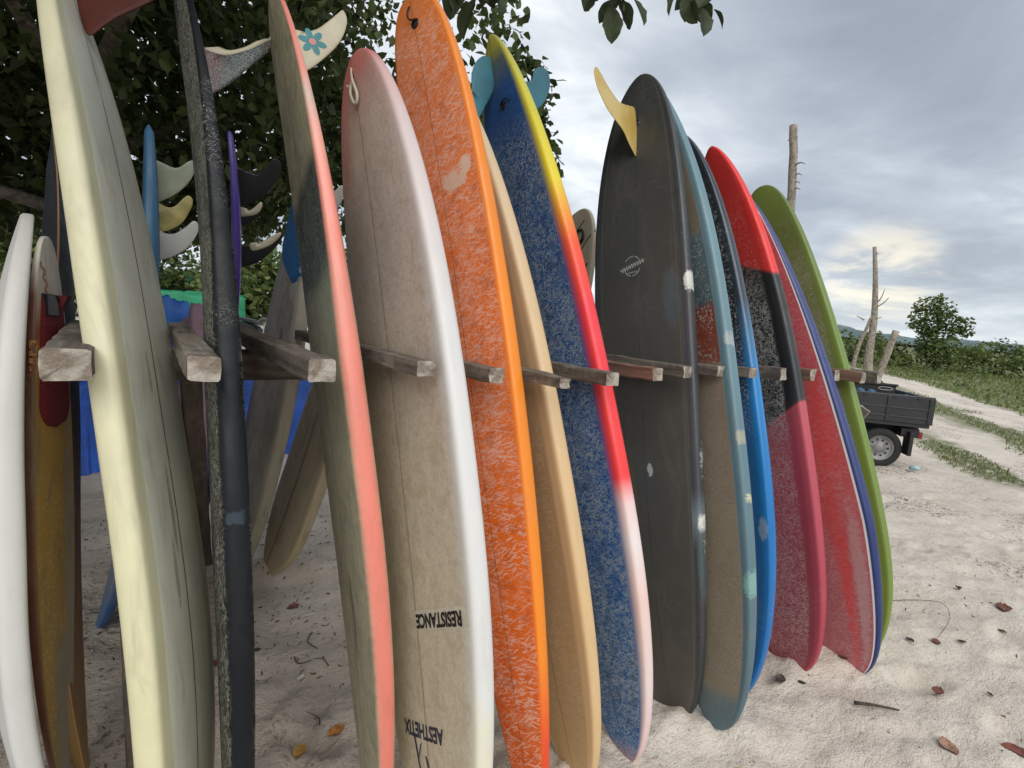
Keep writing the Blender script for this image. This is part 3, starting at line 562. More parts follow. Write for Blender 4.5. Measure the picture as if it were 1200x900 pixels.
fld=(rr+nb*3.+nf*2.).ss(14.4,15.6); p1=(rr+nb*2.4+nf*2.2).ss(9.4,10.4)*(rr+nb*2.4+nf*2.).ss(12.2,11.4)*(px).ss(12.,13.); p2=(rr+nb*1.6+nf*1.4).ss(6.3,6.9)*(rr+nb*1.6+nf*1.4).ss(8.0,7.5)*px.ss(9.0,9.8)*py.ss(4.6,3.4)
gm=fld.mx(p1*.75).mx(p2*.85); gm=gm*t.noise(p,7,4,.7).ss(.34,.5,.35,1.)
gc=t.mix(t.noise(p,3.1,4,.6).ss(.35,.65),(.075,.105,.030),(.155,.165,.060)); gc=t.mix(t.noise(p,.5,3).ss(.5,.7)*.6,gc,(.26,.23,.13))
deb=(t.noise(p,.8,4,.6)).ss(.50,.60)*px.ss(4.4,5.2)*t.noise(p,26,3,.7).ss(.50,.62)*.8
col=t.mix(deb,col,(.13,.10,.075)); 
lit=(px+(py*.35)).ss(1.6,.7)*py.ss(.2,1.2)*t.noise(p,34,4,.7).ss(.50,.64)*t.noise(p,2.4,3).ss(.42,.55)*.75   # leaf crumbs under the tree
shade_dmp=(px+(py*.30)+(a-.5)*2.2).ss(2.1,1.0)*py.ss(.9,2.0)*py.ss(9.,6.); col=t.mix(shade_dmp*.55,col,t.mix(b.ss(.3,.7),(.20,.17,.145),(.34,.30,.26))); col=t.mix(lit,col,(.085,.06,.04)); col=t.mix(gm,col,gc)  # dirty damp sand, with the tree's shade also painted into the colour
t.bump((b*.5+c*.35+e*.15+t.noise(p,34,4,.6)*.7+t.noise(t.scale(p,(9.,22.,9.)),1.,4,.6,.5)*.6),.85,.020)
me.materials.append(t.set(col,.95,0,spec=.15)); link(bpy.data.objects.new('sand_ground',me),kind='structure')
# far hills
def hill(name,pts,dist0,dep,colr):
    V=[];F=[];n=len(pts)
    for j in range(7):
        for (x,y,z) in pts:
            k=1+dep*j/6; prof=math.sin(PI*min(1,(j+.6)/6.6))
            V.append((x*k,y*k,-3+(z+3)*prof*(1+.12*math.sin(x*.013*j+j))))
    for j in range(6):
        for i in range(n-1): F.append((j*n+i,j*n+i+1,(j+1)*n+i+1,(j+1)*n+i))
    mobj(name,V,F,simple('hill scrub',colr,.95,var=.25,scale=.02),kind='structure')
prof=[(-900,40),(-300,46),(0,25),(150,30),(250,26),(311,24),(360,27),(400,30),(440,24),(470,25),(500,31),(540,33),(570,38),(585,47),(607,51),(640,53),(700,50),(800,46),(1000,50),(1300,40),(1700,20)]
pts=[]
for i in range(len(prof)-1):
    for k in range(6):
        f_=k/6; y=prof[i][0]*(1-f_)+prof[i+1][0]*f_; z=prof[i][1]*(1-f_)+prof[i+1][1]*f_+rng.uniform(-.9,.9); pts.append((1420-abs(y)*.12,y,z))
hill('hills',pts,1400,.5,(.12,.17,.17))
# ---------------------------------------------------------------- leaves and trees
def leafmat(name,c0,c1,tr=.3,rough=.5):
    t=T(name); r=t.attr('rnd','Fac'); col=t.mix(r,c0,c1); t.set(col,rough,spec=.3)
    tb=t.n.new('ShaderNodeBsdfTranslucent'); t.put(tb.inputs[0],t.mix(r,tuple(x*1.3 for x in c0),tuple(x*1.3 for x in c1))); ms=t.n.new('ShaderNodeMixShader'); ms.inputs[0].default_value=tr
    t.t.links.new(t.b.outputs[0],ms.inputs[1]); t.t.links.new(tb.outputs[0],ms.inputs[2]); t.t.links.new(ms.outputs[0],t.out.inputs[0]); return t.mat
M_leaf=leafmat('dark broad leaf',(.025,.036,.010),(.11,.145,.045)); M_leaf2=leafmat('shrub leaf',(.06,.095,.025),(.18,.225,.075)); M_leaf3=leafmat('light shrub leaf',(.09,.13,.03),(.20,.24,.08)); M_dry=simple('bark',(.14,.115,.09),.9,scale=14,var=.4,bump=.6)
M_bark2=simple('dead grey wood',(.30,.26,.21),.9,scale=20,var=.35,bump=.6)
LP=np.array([(0,0,0),(-.22,.35,.03),(0,.33,-.03),(.22,.35,.03),(-.30,.70,.02),(0,.68,-.05),(.30,.70,.02),(0,1.0,-.10)])
LF=[(0,2,1),(0,3,2),(1,2,5,4),(2,3,6,5),(4,5,7),(5,6,7)]
LP4=np.array([(0,0,0),(-.25,.55,.04),(0,1.,-.06),(.25,.55,.04)]); LF4=[(0,3,2,1)]
def leaf_cloud(name,pos,size,mat,parent=None,droop=.5,fancy=True,w=1.,**k):
    pos=np.asarray(pos); n=len(pos); lp,lf=(LP,LF) if fancy else (LP4,LF4)
    yaw=rng.uniform(0,2*PI,n); pit=rng.normal(-droop,.55,n); rol=rng.normal(0,.6,n)
    cy,sy,cp,sp,cr,sr=np.cos(yaw),np.sin(yaw),np.cos(pit),np.sin(pit),np.cos(rol),np.sin(rol)
    d=np.stack([-sy*cp,cy*cp,sp],1); s0=np.stack([cy,sy,0*cy],1); nn=np.cross(s0,d); sx=s0*cr[:,None]+nn*sr[:,None]; nz=np.cross(sx,d)
    sz=rng.uniform(size[0],size[1],n)[:,None,None]
    V=pos[:,None,:]+sz*(lp[None,:,0:1]*w*sx[:,None]+lp[None,:,1:2]*d[:,None]+lp[None,:,2:3]*nz[:,None])
    m=len(lp); me=bpy.data.meshes.new(name); me.vertices.add(n*m); me.vertices.foreach_set('co',V.reshape(-1).astype(np.float32))
    L=[];ST=[];TT=[];o=0
    for f in lf: ST.append(o);TT.append(len(f));L+=list(f);o+=len(f)
    L=np.array(L); al=(np.arange(n)[:,None]*m+L[None]).ravel(); st=(np.arange(n)[:,None]*o+np.array(ST)[None]).ravel(); tt=np.tile(TT,n)
    me.loops.add(len(al)); me.loops.foreach_set('vertex_index',al.astype(np.int32)); me.polygons.add(len(st)); me.polygons.foreach_set('loop_start',st.astype(np.int32)); me.polygons.foreach_set('loop_total',tt.astype(np.int32)); me.update(calc_edges=True)
    at=me.attributes.new('rnd','FLOAT','POINT'); at.data.foreach_set('value',np.repeat(rng.uniform(0,1,n),m).astype(np.float32))
    me.materials.append(mat); ob=bpy.data.objects.new(name,me); link(ob,parent,**k)
    if parent is not None: ob.matrix_parent_inverse=Matrix.Translation(parent.location).inverted()
    return ob
def clump_points(centres,per):
    out=[]
    for (x,y,z,r) in centres:
        n=int(per*r*r); v=rng.normal(size=(n,3)); v/=np.linalg.norm(v,axis=1)[:,None]; q=r*rng.uniform(.25,1.,n)**.6
        out.append(np.array([x,y,z])+v*q[:,None]*np.array([1,1,.8]))
    return np.concatenate(out)
bigtree=empty('broadleaf_tree',(.12,9.0,0),'large dark broadleaf tree spreading over the left of the surfboard rack','tree')
cen=[]
while len(cen)<190:
    x,y,z=rng.uniform(-8,4.6),rng.uniform(6.6,11.5),rng.uniform(1.9,8.2); r=rng.uniform(.55,1.05)
    lim=4.1 if z>3.4 else 4.45
    if z>4.6: lim=3.6
    if x+r*.9>lim*(y/7.6): continue
    if z-r*.8<1.55+.12*(x>0)*x: continue
    cen.append((x,y,z,r))
cen+=[(-1.2,9.2,2.4,.9),(-.9,9.4,3.0,1.),(-1.6,9.6,3.4,1.),(-.5,9.6,2.5,.8),(.3,9.8,2.6,.8),(-1.0,9.8,4.2,1.),(-2.,9.0,2.6,1.),(1.2,9.6,3.0,.9)]
cen+=[(4.45,6.25,3.75,.42),(4.5,6.3,3.6,.35),(4.68,6.2,3.45,.28),(4.3,6.3,3.3,.4),(4.1,6.4,3.9,.5),(4.5,6.3,4.1,.35),(4.62,6.25,3.35,.30),(4.3,6.3,4.35,.5),(3.9,6.4,4.7,.6),(3.6,6.5,3.6,.7),(3.5,6.6,2.7,.7),(3.9,6.35,3.1,.45),(2.6,6.7,2.6,.7),(4.0,6.8,5.6,.7),(3.9,6.6,6.3,.7)]
over=[]
while len(over)<130:
    x,y,z=rng.uniform(-7,1.5),rng.uniform(.6,6.4),rng.uniform(3.75,5.8); r=rng.uniform(.6,1.1)
    if z-r*.8<3.1+.13*max(0,y-2)*1.6: continue
    if y<1.8 and x>.6: continue
    over.append((x,y,z,r))
pts=np.concatenate([clump_points(cen,360),clump_points([c for c in cen if c[3]<.56 and c[0]>3.3],1100)]); leaf_cloud('crown',pts,(.10,.18),M_leaf,bigtree,kind='stuff')
core=clump_points([(x,y+1.2,z,r) for x,y,z,r in cen if x<3.4],150); leaf_cloud('inner_crown',core,(.15,.26),M_leaf,bigtree,fancy=False,w=1.5,kind='stuff')
leaf_cloud('overhead_crown',clump_points(over,330),(.18,.30),M_leaf,bigtree,fancy=False,w=1.4,kind='stuff'); print('leaves',len(pts),len(core))
# the leaves of the front fringe are single pieces
fr=clump_points([c for c in cen if c[1]<7.9 and c[2]<6.2],16); fr=fr[fr[:,1]<7.6][:240]
lm=None
def leaf_mesh(name,mat,seed,w=1.):
    rs=np.random.default_rng(seed); V=LP*np.array([w,1,1.4])+rs.normal(0,.012,LP.shape); me=bpy.data.meshes.new(name); me.from_pydata([tuple(v) for v in V],[],LF); me.update()
    at=me.attributes.new('rnd','FLOAT','POINT'); at.data.foreach_set('value',[float(rs.uniform(.2,.9))]*len(V)); me.materials.append(mat); return me
lms=[leaf_mesh('leaf',M_leaf,k) for k in range(5)]
def put_leaf(p,size,parent,mesh,yaw=None,pit=None,rol=None):
    o=bpy.data.objects.new('leaf',mesh); C.objects.link(o); o.parent=parent; o.matrix_parent_inverse=Matrix.Translation(parent.location).inverted(); o.location=p; o.scale=(size,)*3
    o.rotation_euler=(random.gauss(-.7,.5) if pit is None else pit,random.gauss(0,.5) if rol is None else rol,random.uniform(0,6.28) if yaw is None else yaw); return o
for p_ in fr: put_leaf(tuple(p_),random.uniform(.17,.27),bigtree,random.choice(lms))
def limb(pts,r0,r1,mat,parent,name='branch',n=8):
    P=[Vector(p) for p in pts]; Q=[]
    for i in range(len(P)-1):
        p0,p1,p2,p3=P[max(i-1,0)],P[i],P[i+1],P[min(i+2,len(P)-1)]
        for k in range(5):
            t_=k/5; Q.append(.5*((2*p1)+(p2-p0)*t_+(2*p0-5*p1+4*p2-p3)*t_*t_+(3*p1-p0-3*p2+p3)*t_**3)+Vector([random.gauss(0,r1*.12) for _ in range(3)]))
    Q.append(P[-1]); V,F=tube(Q,r0,n,rr=[r0+(r1-r0)*i/(len(Q)-1) for i in range(len(Q))]); return mobj(name,V,F,mat,parent)
limb([(.12,9.0,-.1),(.10,8.9,1.2),(-.1,8.5,2.2),(-.3,8.0,3.2)],.20,.14,M_dry,bigtree,'trunk',14)
for P_ in ([(-.1,8.5,2.1),(-.9,7.6,2.25),(-2.0,7.0,2.3),(-3.4,6.6,2.6)],[(-.2,8.3,2.6),(.3,8.4,3.2),(1.6,8.2,3.9),(3.0,7.6,4.3),(4.2,6.6,4.3)],[(-.3,8.0,3.2),(-.9,6.0,4.2),(-1.0,3.5,4.8),(-.6,.8,5.0)],[(-.3,8.0,3.2),(.2,6.3,4.0),(.7,4.2,4.1),(1.0,2.7,3.6),(1.15,2.2,3.0)],[(-.3,8.0,3.2),(-.4,8.0,5.0),(.2,8.2,7.0)],[(-.1,8.4,2.3),(-.1,7.4,2.35),(.2,7.2,2.1),(.6,7.1,1.9)]):
    limb(P_,.085,.022,M_dry,bigtree)
# low hanging twigs with big leaves over the rack
for P_ in ([(1.15,2.2,3.0),(1.16,2.12,2.8),(1.1,2.05,2.66)],[(1.0,2.7,3.6),(1.4,2.0,3.1),(1.52,1.7,2.75),(1.50,1.66,2.62)],[(1.4,2.0,3.1),(1.72,1.62,2.82),(1.86,1.55,2.70)],[(1.15,2.2,3.0),(.8,2.1,2.8),(.66,2.0,2.7)]):
    limb(P_,.010,.004,M_dry,bigtree,'twig',6)
def broad_leaf(mat,seed):
    rs=np.random.default_rng(seed); V=[];F=[];n=10; cw=[-1,-.6,-.25,0,.25,.6,1]; k=len(cw); cu=rs.uniform(.15,.5)
    for i in range(n+1):
        f_=i/n; hw_=.30*math.sin(PI*f_**1.25)**.75*(1+.06*math.sin(i*2.1+seed)); z0=-cu*f_**2*.5
        for c_ in cw: V.append((c_*hw_,f_,z0+abs(c_)*hw_*.42+.018*math.sin(i*1.9+c_*4+seed)*abs(c_)))
    for i in range(n):
        for j in range(k-1): q=i*k+j; F.append((q,q+1,q+k+1,q+k))
    b=len(V); V+=[(-.008,0,0),(.008,0,0),(0,-.22,.05)]; F.append((b,b+2,b+1))
    me=bpy.data.meshes.new('leaf'); me.from_pydata([tuple(map(float,v)) for v in V],[],F); me.update(); me.polygons.foreach_set('use_smooth',[True]*len(F))
    at=me.attributes.new('rnd','FLOAT','POINT'); at.data.foreach_set('value',[float(rs.uniform(.2,.6)+abs(v[0])*1.2) for v in V]); me.materials.append(mat); return me
big=[broad_leaf(leafmat('near leaf %d'%k,(.022,.036,.014),(.075,.095,.045),.15,.6),k+20) for k in range(5)]
def nl(x,y,z,s_,yaw,pit,rol,m=0): put_leaf((x,y,z),s_*.86,bigtree,big[m],R(yaw),R(pit),R(rol))
for a in [(1.13,2.08,2.72,.20,40,-78,20,0),(1.20,2.10,2.68,.19,100,-70,-15,1),(1.08,2.02,2.70,.16,-20,-60,10,2),(1.02,2.0,2.68,.15,-60,-40,0,0),(.94,2.02,2.70,.17,150,-35,10,1),(.86,2.02,2.68,.15,60,-45,0,2),(1.25,2.05,2.74,.15,130,-60,30,2),(.78,2.03,2.72,.15,20,-50,0,1),(.70,2.02,2.73,.14,200,-40,0,0),(1.18,2.2,2.80,.2,10,-60,0,0),(1.3,2.15,2.8,.17,200,-60,0,1)]: nl(*a)
for a in [(1.47,1.67,2.64,.15,60,-80,60,0),(1.52,1.66,2.60,.15,150,-85,10,1),(1.57,1.66,2.64,.13,110,-70,-40,2),(1.44,1.68,2.66,.13,-30,-75,80,1),(1.62,1.65,2.66,.13,200,-60,20,0),(1.50,1.70,2.68,.13,10,-60,20,2),(1.84,1.55,2.68,.13,80,-75,30,1),(1.91,1.55,2.69,.14,170,-70,0,2),(1.78,1.57,2.72,.12,30,-70,0,0),(1.97,1.54,2.70,.10,220,-50,0,1)]: nl(*a)
for cx_,cy_,cz_,n_ in((1.50,1.68,2.66,9),(1.87,1.56,2.73,6),(1.15,2.10,2.74,12),(.80,2.04,2.74,8)):
    for k in range(n_): put_leaf((cx_+random.gauss(0,.055),cy_+random.gauss(0,.04),cz_+abs(random.gauss(0,.035))),random.uniform(.085,.13),bigtree,random.choice(big),random.uniform(0,6.28),random.gauss(-1.2,.25),random.gauss(0,.5))
# shrubs and small trees on the far side of the field
def shrub(x,y,w_,h_,mat,label,cat='shrub',group=None,trunk=.3,name='shrub',per=1.,lsz=(.16,.34),nclump=14,fancy=False):
    g=hz(x,y); e=empty(name,(x,y,g),label,cat,group); c=[]
    for _ in range(nclump):
        a=random.uniform(0,6.28); q=random.random()**.5; zz=random.uniform(.18,1.); k=math.sqrt(max(.12,1-(2*zz-.85)**2*.8))
        c.append((x+math.cos(a)*q*w_*.42*k,y+math.sin(a)*q*w_*.42*k,g+zz*h_*.86,random.uniform(.18,.34)*min(w_,h_)))
    P=clump_points(c,60*per/(min(w_,h_)*.25)**0.2); leaf_cloud('crown',P,lsz,mat,e,droop=.2,fancy=fancy,w=1.5,kind='stuff')
    limb([(x,y,g-.1),(x+random.uniform(-.1,.1),y,g+h_*.35),(x+random.uniform(-.3,.3),y,g+h_*.75)],.035*h_,.012*h_,M_dry,e,'trunk',7)
    return e
GR='bushes along the far side of the field'
# the one taller tree
tr=empty('small_tree',(43.0,13.6,-.2),'taller leafy green tree rising above the hedge behind the dead poles','tree')
c=[(42.9,14.0,4.2,.75),(43.2,13.3,3.9,.8),(42.9,14.3,3.5,.8),(43.1,13.0,3.2,.8),(43.3,12.2,3.1,.6),(43.0,13.7,2.9,.9),(43.2,12.5,2.5,.7),(43,14.2,2.6,.6),(43.4,11.9,2.6,.4),(43,13.4,2.2,.9),(43,13.8,1.6,.9),(43,13.2,1.3,.9),(42.8,14.6,4.0,.35),(42.8,14.75,2.9,.35),(42.9,13.5,4.65,.35)]
leaf_cloud('crown',clump_points(c,330),(.13,.30),M_leaf2,tr,droop=.2,fancy=False,w=1.6,kind='stuff'); limb([(43,13.6,-.3),(43,13.5,1.2),(43.1,13.4,2.6),(43.,13.6,3.8)],.16,.04,M_dry,tr,'trunk'); limb([(43,13.5,1.2),(43.2,12.7,2.2),(43.3,12.2,3.0)],.08,.02,M_dry,tr); limb([(43,13.5,1.2),(42.9,14.1,2.2),(42.8,14.4,3.6)],.08,.02,M_dry,tr)
sites=[(41,19.6,3.4,2.1),(42,17.9,3.0,2.3),(42.5,16.6,2.8,2.5),(42,15.6,2.6,2.2),(44.2,14.6,3.2,2.6),(42,12.6,2.8,2.2),(43.6,11.4,3.0,2.4),(45,10.3,3.0,2.6),(44,9.4,2.8,1.9),(46,8.2,3.2,2.0),(47.5,6.6,3.4,2.2),(46.5,11.6,3.4,2.5),(45,17.4,3.4,2.7),(44.5,20.6,3.6,2.8),(48,4.6,3.6,2.3)]
LAB=['green bush just right of the lime surfboard, before the low hills','bushy green shrub between the lime surfboard and the dead forked poles','green shrub behind the tallest dead pole','pale leaved bush behind the short cut branch','broad bush behind the tall tree trunk','low bush at the right foot of the taller tree','spreading green bush right of the taller tree','bush with a pointed top standing above its neighbours right of the tree','low rounded bush where the hedge dips before the right hill','long dark green bush near the right edge of the field','bush at the right edge of the picture behind the field','dark bush in the second row right of the taller tree','dark bush in the second row left of the taller tree','dark bush farthest left in the second row by the lime board','bush beyond the right edge of the field']
for i,(x,y,w_,h_) in enumerate(sites): shrub(x,y,w_*1.25,h_*.88,M_leaf2 if i%3 else M_leaf3,LAB[i],'bush',GR,name='bush',per=1.5,nclump=16)
shrub(47,9.15,1.3,3.0,M_leaf2,'thin small tree poking up at the right in front of the hill','tree',name='small_tree',per=2.2,lsz=(.12,.24))
shrub(46,6.0,1.1,2.6,M_leaf2,'small dark conical tree near the right edge in front of the hill','tree',name='small_tree',per=2.6,lsz=(.12,.24))
# lower light shrubs in the field
low=[(31,9.9,1.6,.75),(30,8.7,1.2,.5),(33,9.2,1.8,.7),(36,9.6,2.2,.8),(36,12.3,2.,.8),(37,8.1,1.8,.6),(34,6.3,1.5,.55),(29,5.6,1.2,.5),(39,7,2,.7),(40,10.5,2.2,.8),(28,7.4,.9,.45),(38,14.6,2.2,.8)]
for i,(x,y,w_,h_) in enumerate(low): shrub(x,y,w_,h_,M_leaf3 if i%2 else M_leaf2,['%s low scrubby plant %s in the field beyond the sand track'%(a,b) for a,b in zip(['wide','small','broad','pale','dark','flat','bushy','tiny','rounded','straggly','lone','spreading'],['behind the truck bed','nearest the truck crate','in the middle','before the hedge gap','below the dead poles','under the taller tree','near the right edge','closest to the track','at the hedge foot','right of the taller tree','between truck and hedge','farthest left'])][i],'low shrub','low scrub in the field',name='low_shrub',per=3.,lsz=(.08,.18),nclump=10)
# ground cover
P=[]
for _ in range(26000):
    x=rng.uniform(13,50)**1.0; y=rng.uniform(-4,26)
    v=x-1.35*y
    if v<14.6: continue
    P.append((x,y,hz(0,0)*0-.26+0.0))
P=np.array(P); P[:,2]=height(P[:,0],P[:,1]); leaf_cloud('field_grass',P,(.06,.20),M_leaf3,None,droop=-1.1,fancy=False,w=.9,kind='stuff',label='grass and weeds covering the field beyond the sand track')
Q=[]
while len(Q)<7000:
    x=rng.uniform(9.3,21); y=rng.uniform(-1,7); v=x-1.35*y; nn=float(lat_noise(np.array([x*.9]),np.array([y*.9]),12)[0])
    if (9.6+nn<v<11.9+nn and x>12.3) or (6.4+nn*.5<v<7.8+nn*.5 and y<3.6 and x>9.4): Q.append((x,y,0))
Q=np.array(Q); Q[:,2]=height(Q[:,0],Q[:,1]); leaf_cloud('grass_patch',Q,(.03,.075),M_leaf3,None,droop=-1.0,fancy=False,w=.5,kind='stuff',label='patches of short grass beside the sand track')
# far greenery seen under the big tree
for i,(x,y,w_,h_,lb) in enumerate([(1.0,34,5,5.2,'green tree far behind the tarpaulin covered stalls'),(5.6,31,4.2,4.2,'bright green bush behind the parked motorbike'),(9.2,34,4.5,4.6,'bush far behind the grey white board with blue pad'),(-3.,30,5,5.5,'dark tree far behind the white board at the left edge'),(12.5,38,5.,5.,'far tree hidden mostly by the coral board')]):
    shrub(x,y,w_,h_,M_leaf2,lb,'tree',name='far_tree',per=2.,lsz=(.22,.45),nclump=22)
# ---------------------------------------------------------------- rack
rack=empty('surfboard_rack',(1.5,2.0,0),'weathered wooden rack with rough pegs holding the row of surfboards','rack')
t=T('weathered timber'); p=t.coord('Object'); bx=t.attr('bc'); v=t.scale(bx,(28.,28.,2.2)); g=t.noise(v,1.,6,.65,.4); g2=t.noise(bx,40,4,.6); r_=t.attr('tone','Fac')
cc=t.mix(g.ss(.3,.7),(.070,.056,.045),(.26,.225,.185)); cc=t.mix(g2.ss(.5,.7)*.5,cc,(.06,.045,.035)); cc=t.mix(t.noise(bx,9,4,.6).ss(.52,.70)*.5,cc,(.38,.34,.29)); cc=t.mix(r_,cc,t.mix(.5,cc,(.05,.035,.028)))
t.bump(g+g2*.4,.9,.006); M_wood=t.set(cc,.85)
t=T('end grain'); bx=t.attr('bc'); g=t.noise(bx,90,4,.7); g2=t.noise(bx,22,3,.6); M_end=t.set(t.mix(g2.ss(.42,.6),t.mix(g,(.13,.095,.07),(.36,.30,.24)),(.44,.40,.34)),.9); t.bump(g+g2,.9,.006)
t=T('reddish timber'); bx=t.attr('bc'); g=t.noise(t.scale(bx,(30.,30.,2.)),1.,5,.65,.4); M_wood2=t.set(t.mix(g.ss(.3,.7),(.10,.05,.035),(.26,.16,.11)),.85); t.bump(g,.8,.005)
def lumber(name,p0,p1,w_,h_,mat,parent,seed,end=None,tone=.2,ns=14,taper=1.,twist=0,upv=(0,0,1)):
    rs=random.Random(seed); a=(Vector(p1)-Vector(p0)); L=a.length; a.normalize(); side=a.cross(Vector(upv)).normalized(); u_=side.cross(a); V=[];F=[];bc=[]
    prof=[(-.5,-.42),(-.42,-.5),(0,-.5),(.42,-.5),(.5,-.42),(.5,0),(.5,.42),(.42,.5),(0,.5),(-.42,.5),(-.5,.42),(-.5,0)]; K=len(prof)
    off=[rs.gauss(0,.0038) for _ in range(K)]
    for i in range(ns+1):
        f_=i/ns; wob=Vector((rs.gauss(0,.0012),rs.gauss(0,.0012))); k=1-(1-taper)*max(0,1-f_*5)
        for j,(x,y) in enumerate(prof):
            q=off[j]*math.sin(f_*5+j)+rs.gauss(0,.0017); X_=x*w_*k*(1+q*8)+wob.x; Y_=y*h_*k*(1+q*8)+wob.y
            e_=0
            if i==0: e_=rs.uniform(-.0035,.0035)
            V.append(Vector(p0)+a*(L*f_+e_)+side*X_+u_*Y_); bc.append((X_+seed*.37,Y_+seed*.11,L*f_))
    for i in range(ns):
        for j in range(K): F.append((i*K+j,i*K+(j+1)%K,(i+1)*K+(j+1)%K,(i+1)*K+j))
    c0=len(V); V.append(Vector(p0)); bc.append((seed*.37,seed*.11,0)); c1=len(V); V.append(Vector(p1)); bc.append((seed*.37,seed*.11,L))
    nf=len(F)
    for j in range(K): F.append((c0,(j+1)%K,j)); F.append((c1,ns*K+j,ns*K+(j+1)%K))
    o=mobj(name,V,F,mat,parent,smooth=False); me=o.data; at=me.attributes.new('bc','FLOAT_VECTOR','POINT'); at.data.foreach_set('vector',np.array([tuple(b) for b in bc],np.float32).ravel())
    at=me.attributes.new('tone','FLOAT','POINT'); at.data.foreach_set('value',np.full(len(V),tone,np.float32))
    if end:
        me.materials.append(end)
        for i in range(nf,len(F)): me.polygons[i].material_index=1
    return o
# tip x, tip y, centre height, width, height, tone
PEG=[(-.072,1.27,1.272,.076,.060,.35),(.128,1.09,1.287,.053,.046,.05),(.350,1.16,1.278,.058,.050,.75),(.570,1.12,1.287,.045,.036,.25),(.84,1.235,1.256,.046,.042,.5),(1.03,1.17,1.243,.050,.040,.1),(1.235,1.185,1.250,.052,.042,.3),(1.445,1.19,1.264,.050,.042,.45),(1.63,1.213,1.2725,.049,.043,.2),(1.775,1.18,1.279,.044,.040,.2),(1.995,1.186,1.272,.045,.040,.3),(2.215,1.185,1.267,.052,.050,.2),(2.42,1.165,1.266,.048,.052,.4),(2.63,1.163,1.264,.046,.050,.3),(2.71,1.088,1.266,.045,.051,.6),(2.95,1.115,1.262,.046,.055,.2)]
for i,(x,y,z,w_,h_,tn) in enumerate(PEG):
    dx_={1:.04,8:-.06}.get(i,random.Random(i).uniform(-.012,.006))
    lumber('peg',(x,y,z),(x+dx_,2.13,z+.004),w_,h_,M_wood2 if i in(7,12,14) else M_wood,rack,i+1,end=M_end,tone=tn,ns=18,taper=.72 if i==5 else .97)
lumber('beam',(-.14,2.0,1.192),(3.35,2.0,1.187),.085,.094,M_wood,rack,40,end=M_end,tone=.8,ns=40)
lumber('post',(.20,2.09,1.15),(.40,3.28,-.12),.06,.06,M_wood,rack,41,tone=1.,upv=(0,1,0)); lumber('post',(1.72,2.09,1.15),(1.74,3.0,-.12),.075,.06,M_wood,rack,42,tone=.5,upv=(0,1,0))
lumber('post',(.02,1.93,1.14),(.05,1.78,-.12),.06,.07,M_wood,rack,43,tone=.6,upv=(0,1,0)); lumber('post',(3.22,2.09,1.15),(3.25,3.0,-.12),.075,.06,M_wood,rack,44,tone=.5,upv=(0,1,0))
lumber('brace',(3.50,1.37,1.05),(3.30,1.95,-.1),.045,.06,M_wood,rack,45,end=M_end,tone=0.,upv=(0,1,0)); lumber('brace',(3.58,1.40,1.04),(3.36,2.0,-.1),.035,.05,M_wood,rack,46,end=M_end,tone=.1,upv=(0,1,0))
# ---------------------------------------------------------------- poles and dead tree
pole=empty('wooden_pole',(5.25,2.95,-.1),'tall bare grey wooden pole with stubby twigs rising behind the green board','pole')
limb([(5.27,2.90,-.2),(5.25,2.93,1.5),(5.24,2.95,2.6),(5.20,3.01,3.39)],.045,.036,M_bark2,pole,'log',12)
for z,dx_,dy_,l_ in((3.28,.02,.10,1),(3.02,-.03,-.13,1),(2.93,0,-.10,1),(2.86,0,-.09,1),(2.80,0,-.1,1)): limb([(5.22,2.97,z),(5.22+dx_,2.97+dy_*.6,z+.01),(5.22+dx_,2.97+dy_,z-.01)],.010,.003,M_bark2,pole,'twig',5)
dt=empty('dead_tree',(13.05,5.1,-.3),'leafless forked dead tree standing beyond the truck','tree')
limb([(13.05,5.1,-.5),(13.03,5.11,.5),(13.02,5.18,1.2),(12.96,5.2,2.3),(12.94,5.36,3.42)],.12,.035,M_bark2,dt,'trunk',10)
limb([(13.05,5.08,.25),(13.1,4.95,.9),(13.15,4.80,1.72)],.075,.065,M_bark2,dt,'branch',9)
limb([(13.0,5.5,.0),(12.95,5.45,.7),(12.92,5.36,1.35),(12.95,5.2,2.0)],.06,.03,M_bark2,dt,'branch',8)
for P_ in ([(12.95,5.22,2.2),(12.95,5.10,2.35),(12.95,5.05,2.55)],[(12.95,5.22,2.15),(12.95,5.05,2.25),(12.95,4.95,2.38)],[(12.95,5.2,1.9),(12.95,5.02,1.98)],[(12.93,5.34,1.9),(12.93,5.5,1.98)],[(12.94,5.34,3.3),(12.94,5.26,3.28)]): limb(P_,.018,.006,M_bark2,dt,'twig',5)
# ---------------------------------------------------------------- pickup truck
M_tr=simple('dark grey truck paint',(.016,.018,.020),.4,scale=5,var=.2,coat=.3); M_tr2=simple('worn bed inside',(.07,.08,.085),.6,scale=7,var=.25); M_rub=simple('tyre rubber',(.020,.020,.019),.85,scale=30); M_rim=simple('dull steel rim',(.26,.26,.26),.55,metal=.4); M_blkp=simple('black plastic',(.012,.012,.013),.55); M_gl=simple('dark window glass',(.02,.025,.03),.08,var=0)
gz=-.27; tx=Vector((.655,-.756,0)).normalized(); ty=Vector((.756,.655,0)).normalized(); O=Vector((8.53,3.07,gz))   # rear wheel centre on the near side; tx to the tail
tr_=empty('pickup_truck',tuple(O),'dark grey small flatbed pickup truck with its tail facing right','truck')
RM=Matrix((tx,ty,Vector((0,0,1)))).transposed()
def tb(name,c,s,mat,jit=0,parent=None,bv=.008):
    V,F=box((0,0,0),s); V=[O+RM@(Vector(v_)+Vector(c)) for v_ in V]; o=mobj(name,V,F,mat,parent or tr_,smooth=False); bevel(o,bv); return o
WZ=.275
tb('bed_floor',(-.80,.70,.635),(2.66,1.42,.05),M_tr)
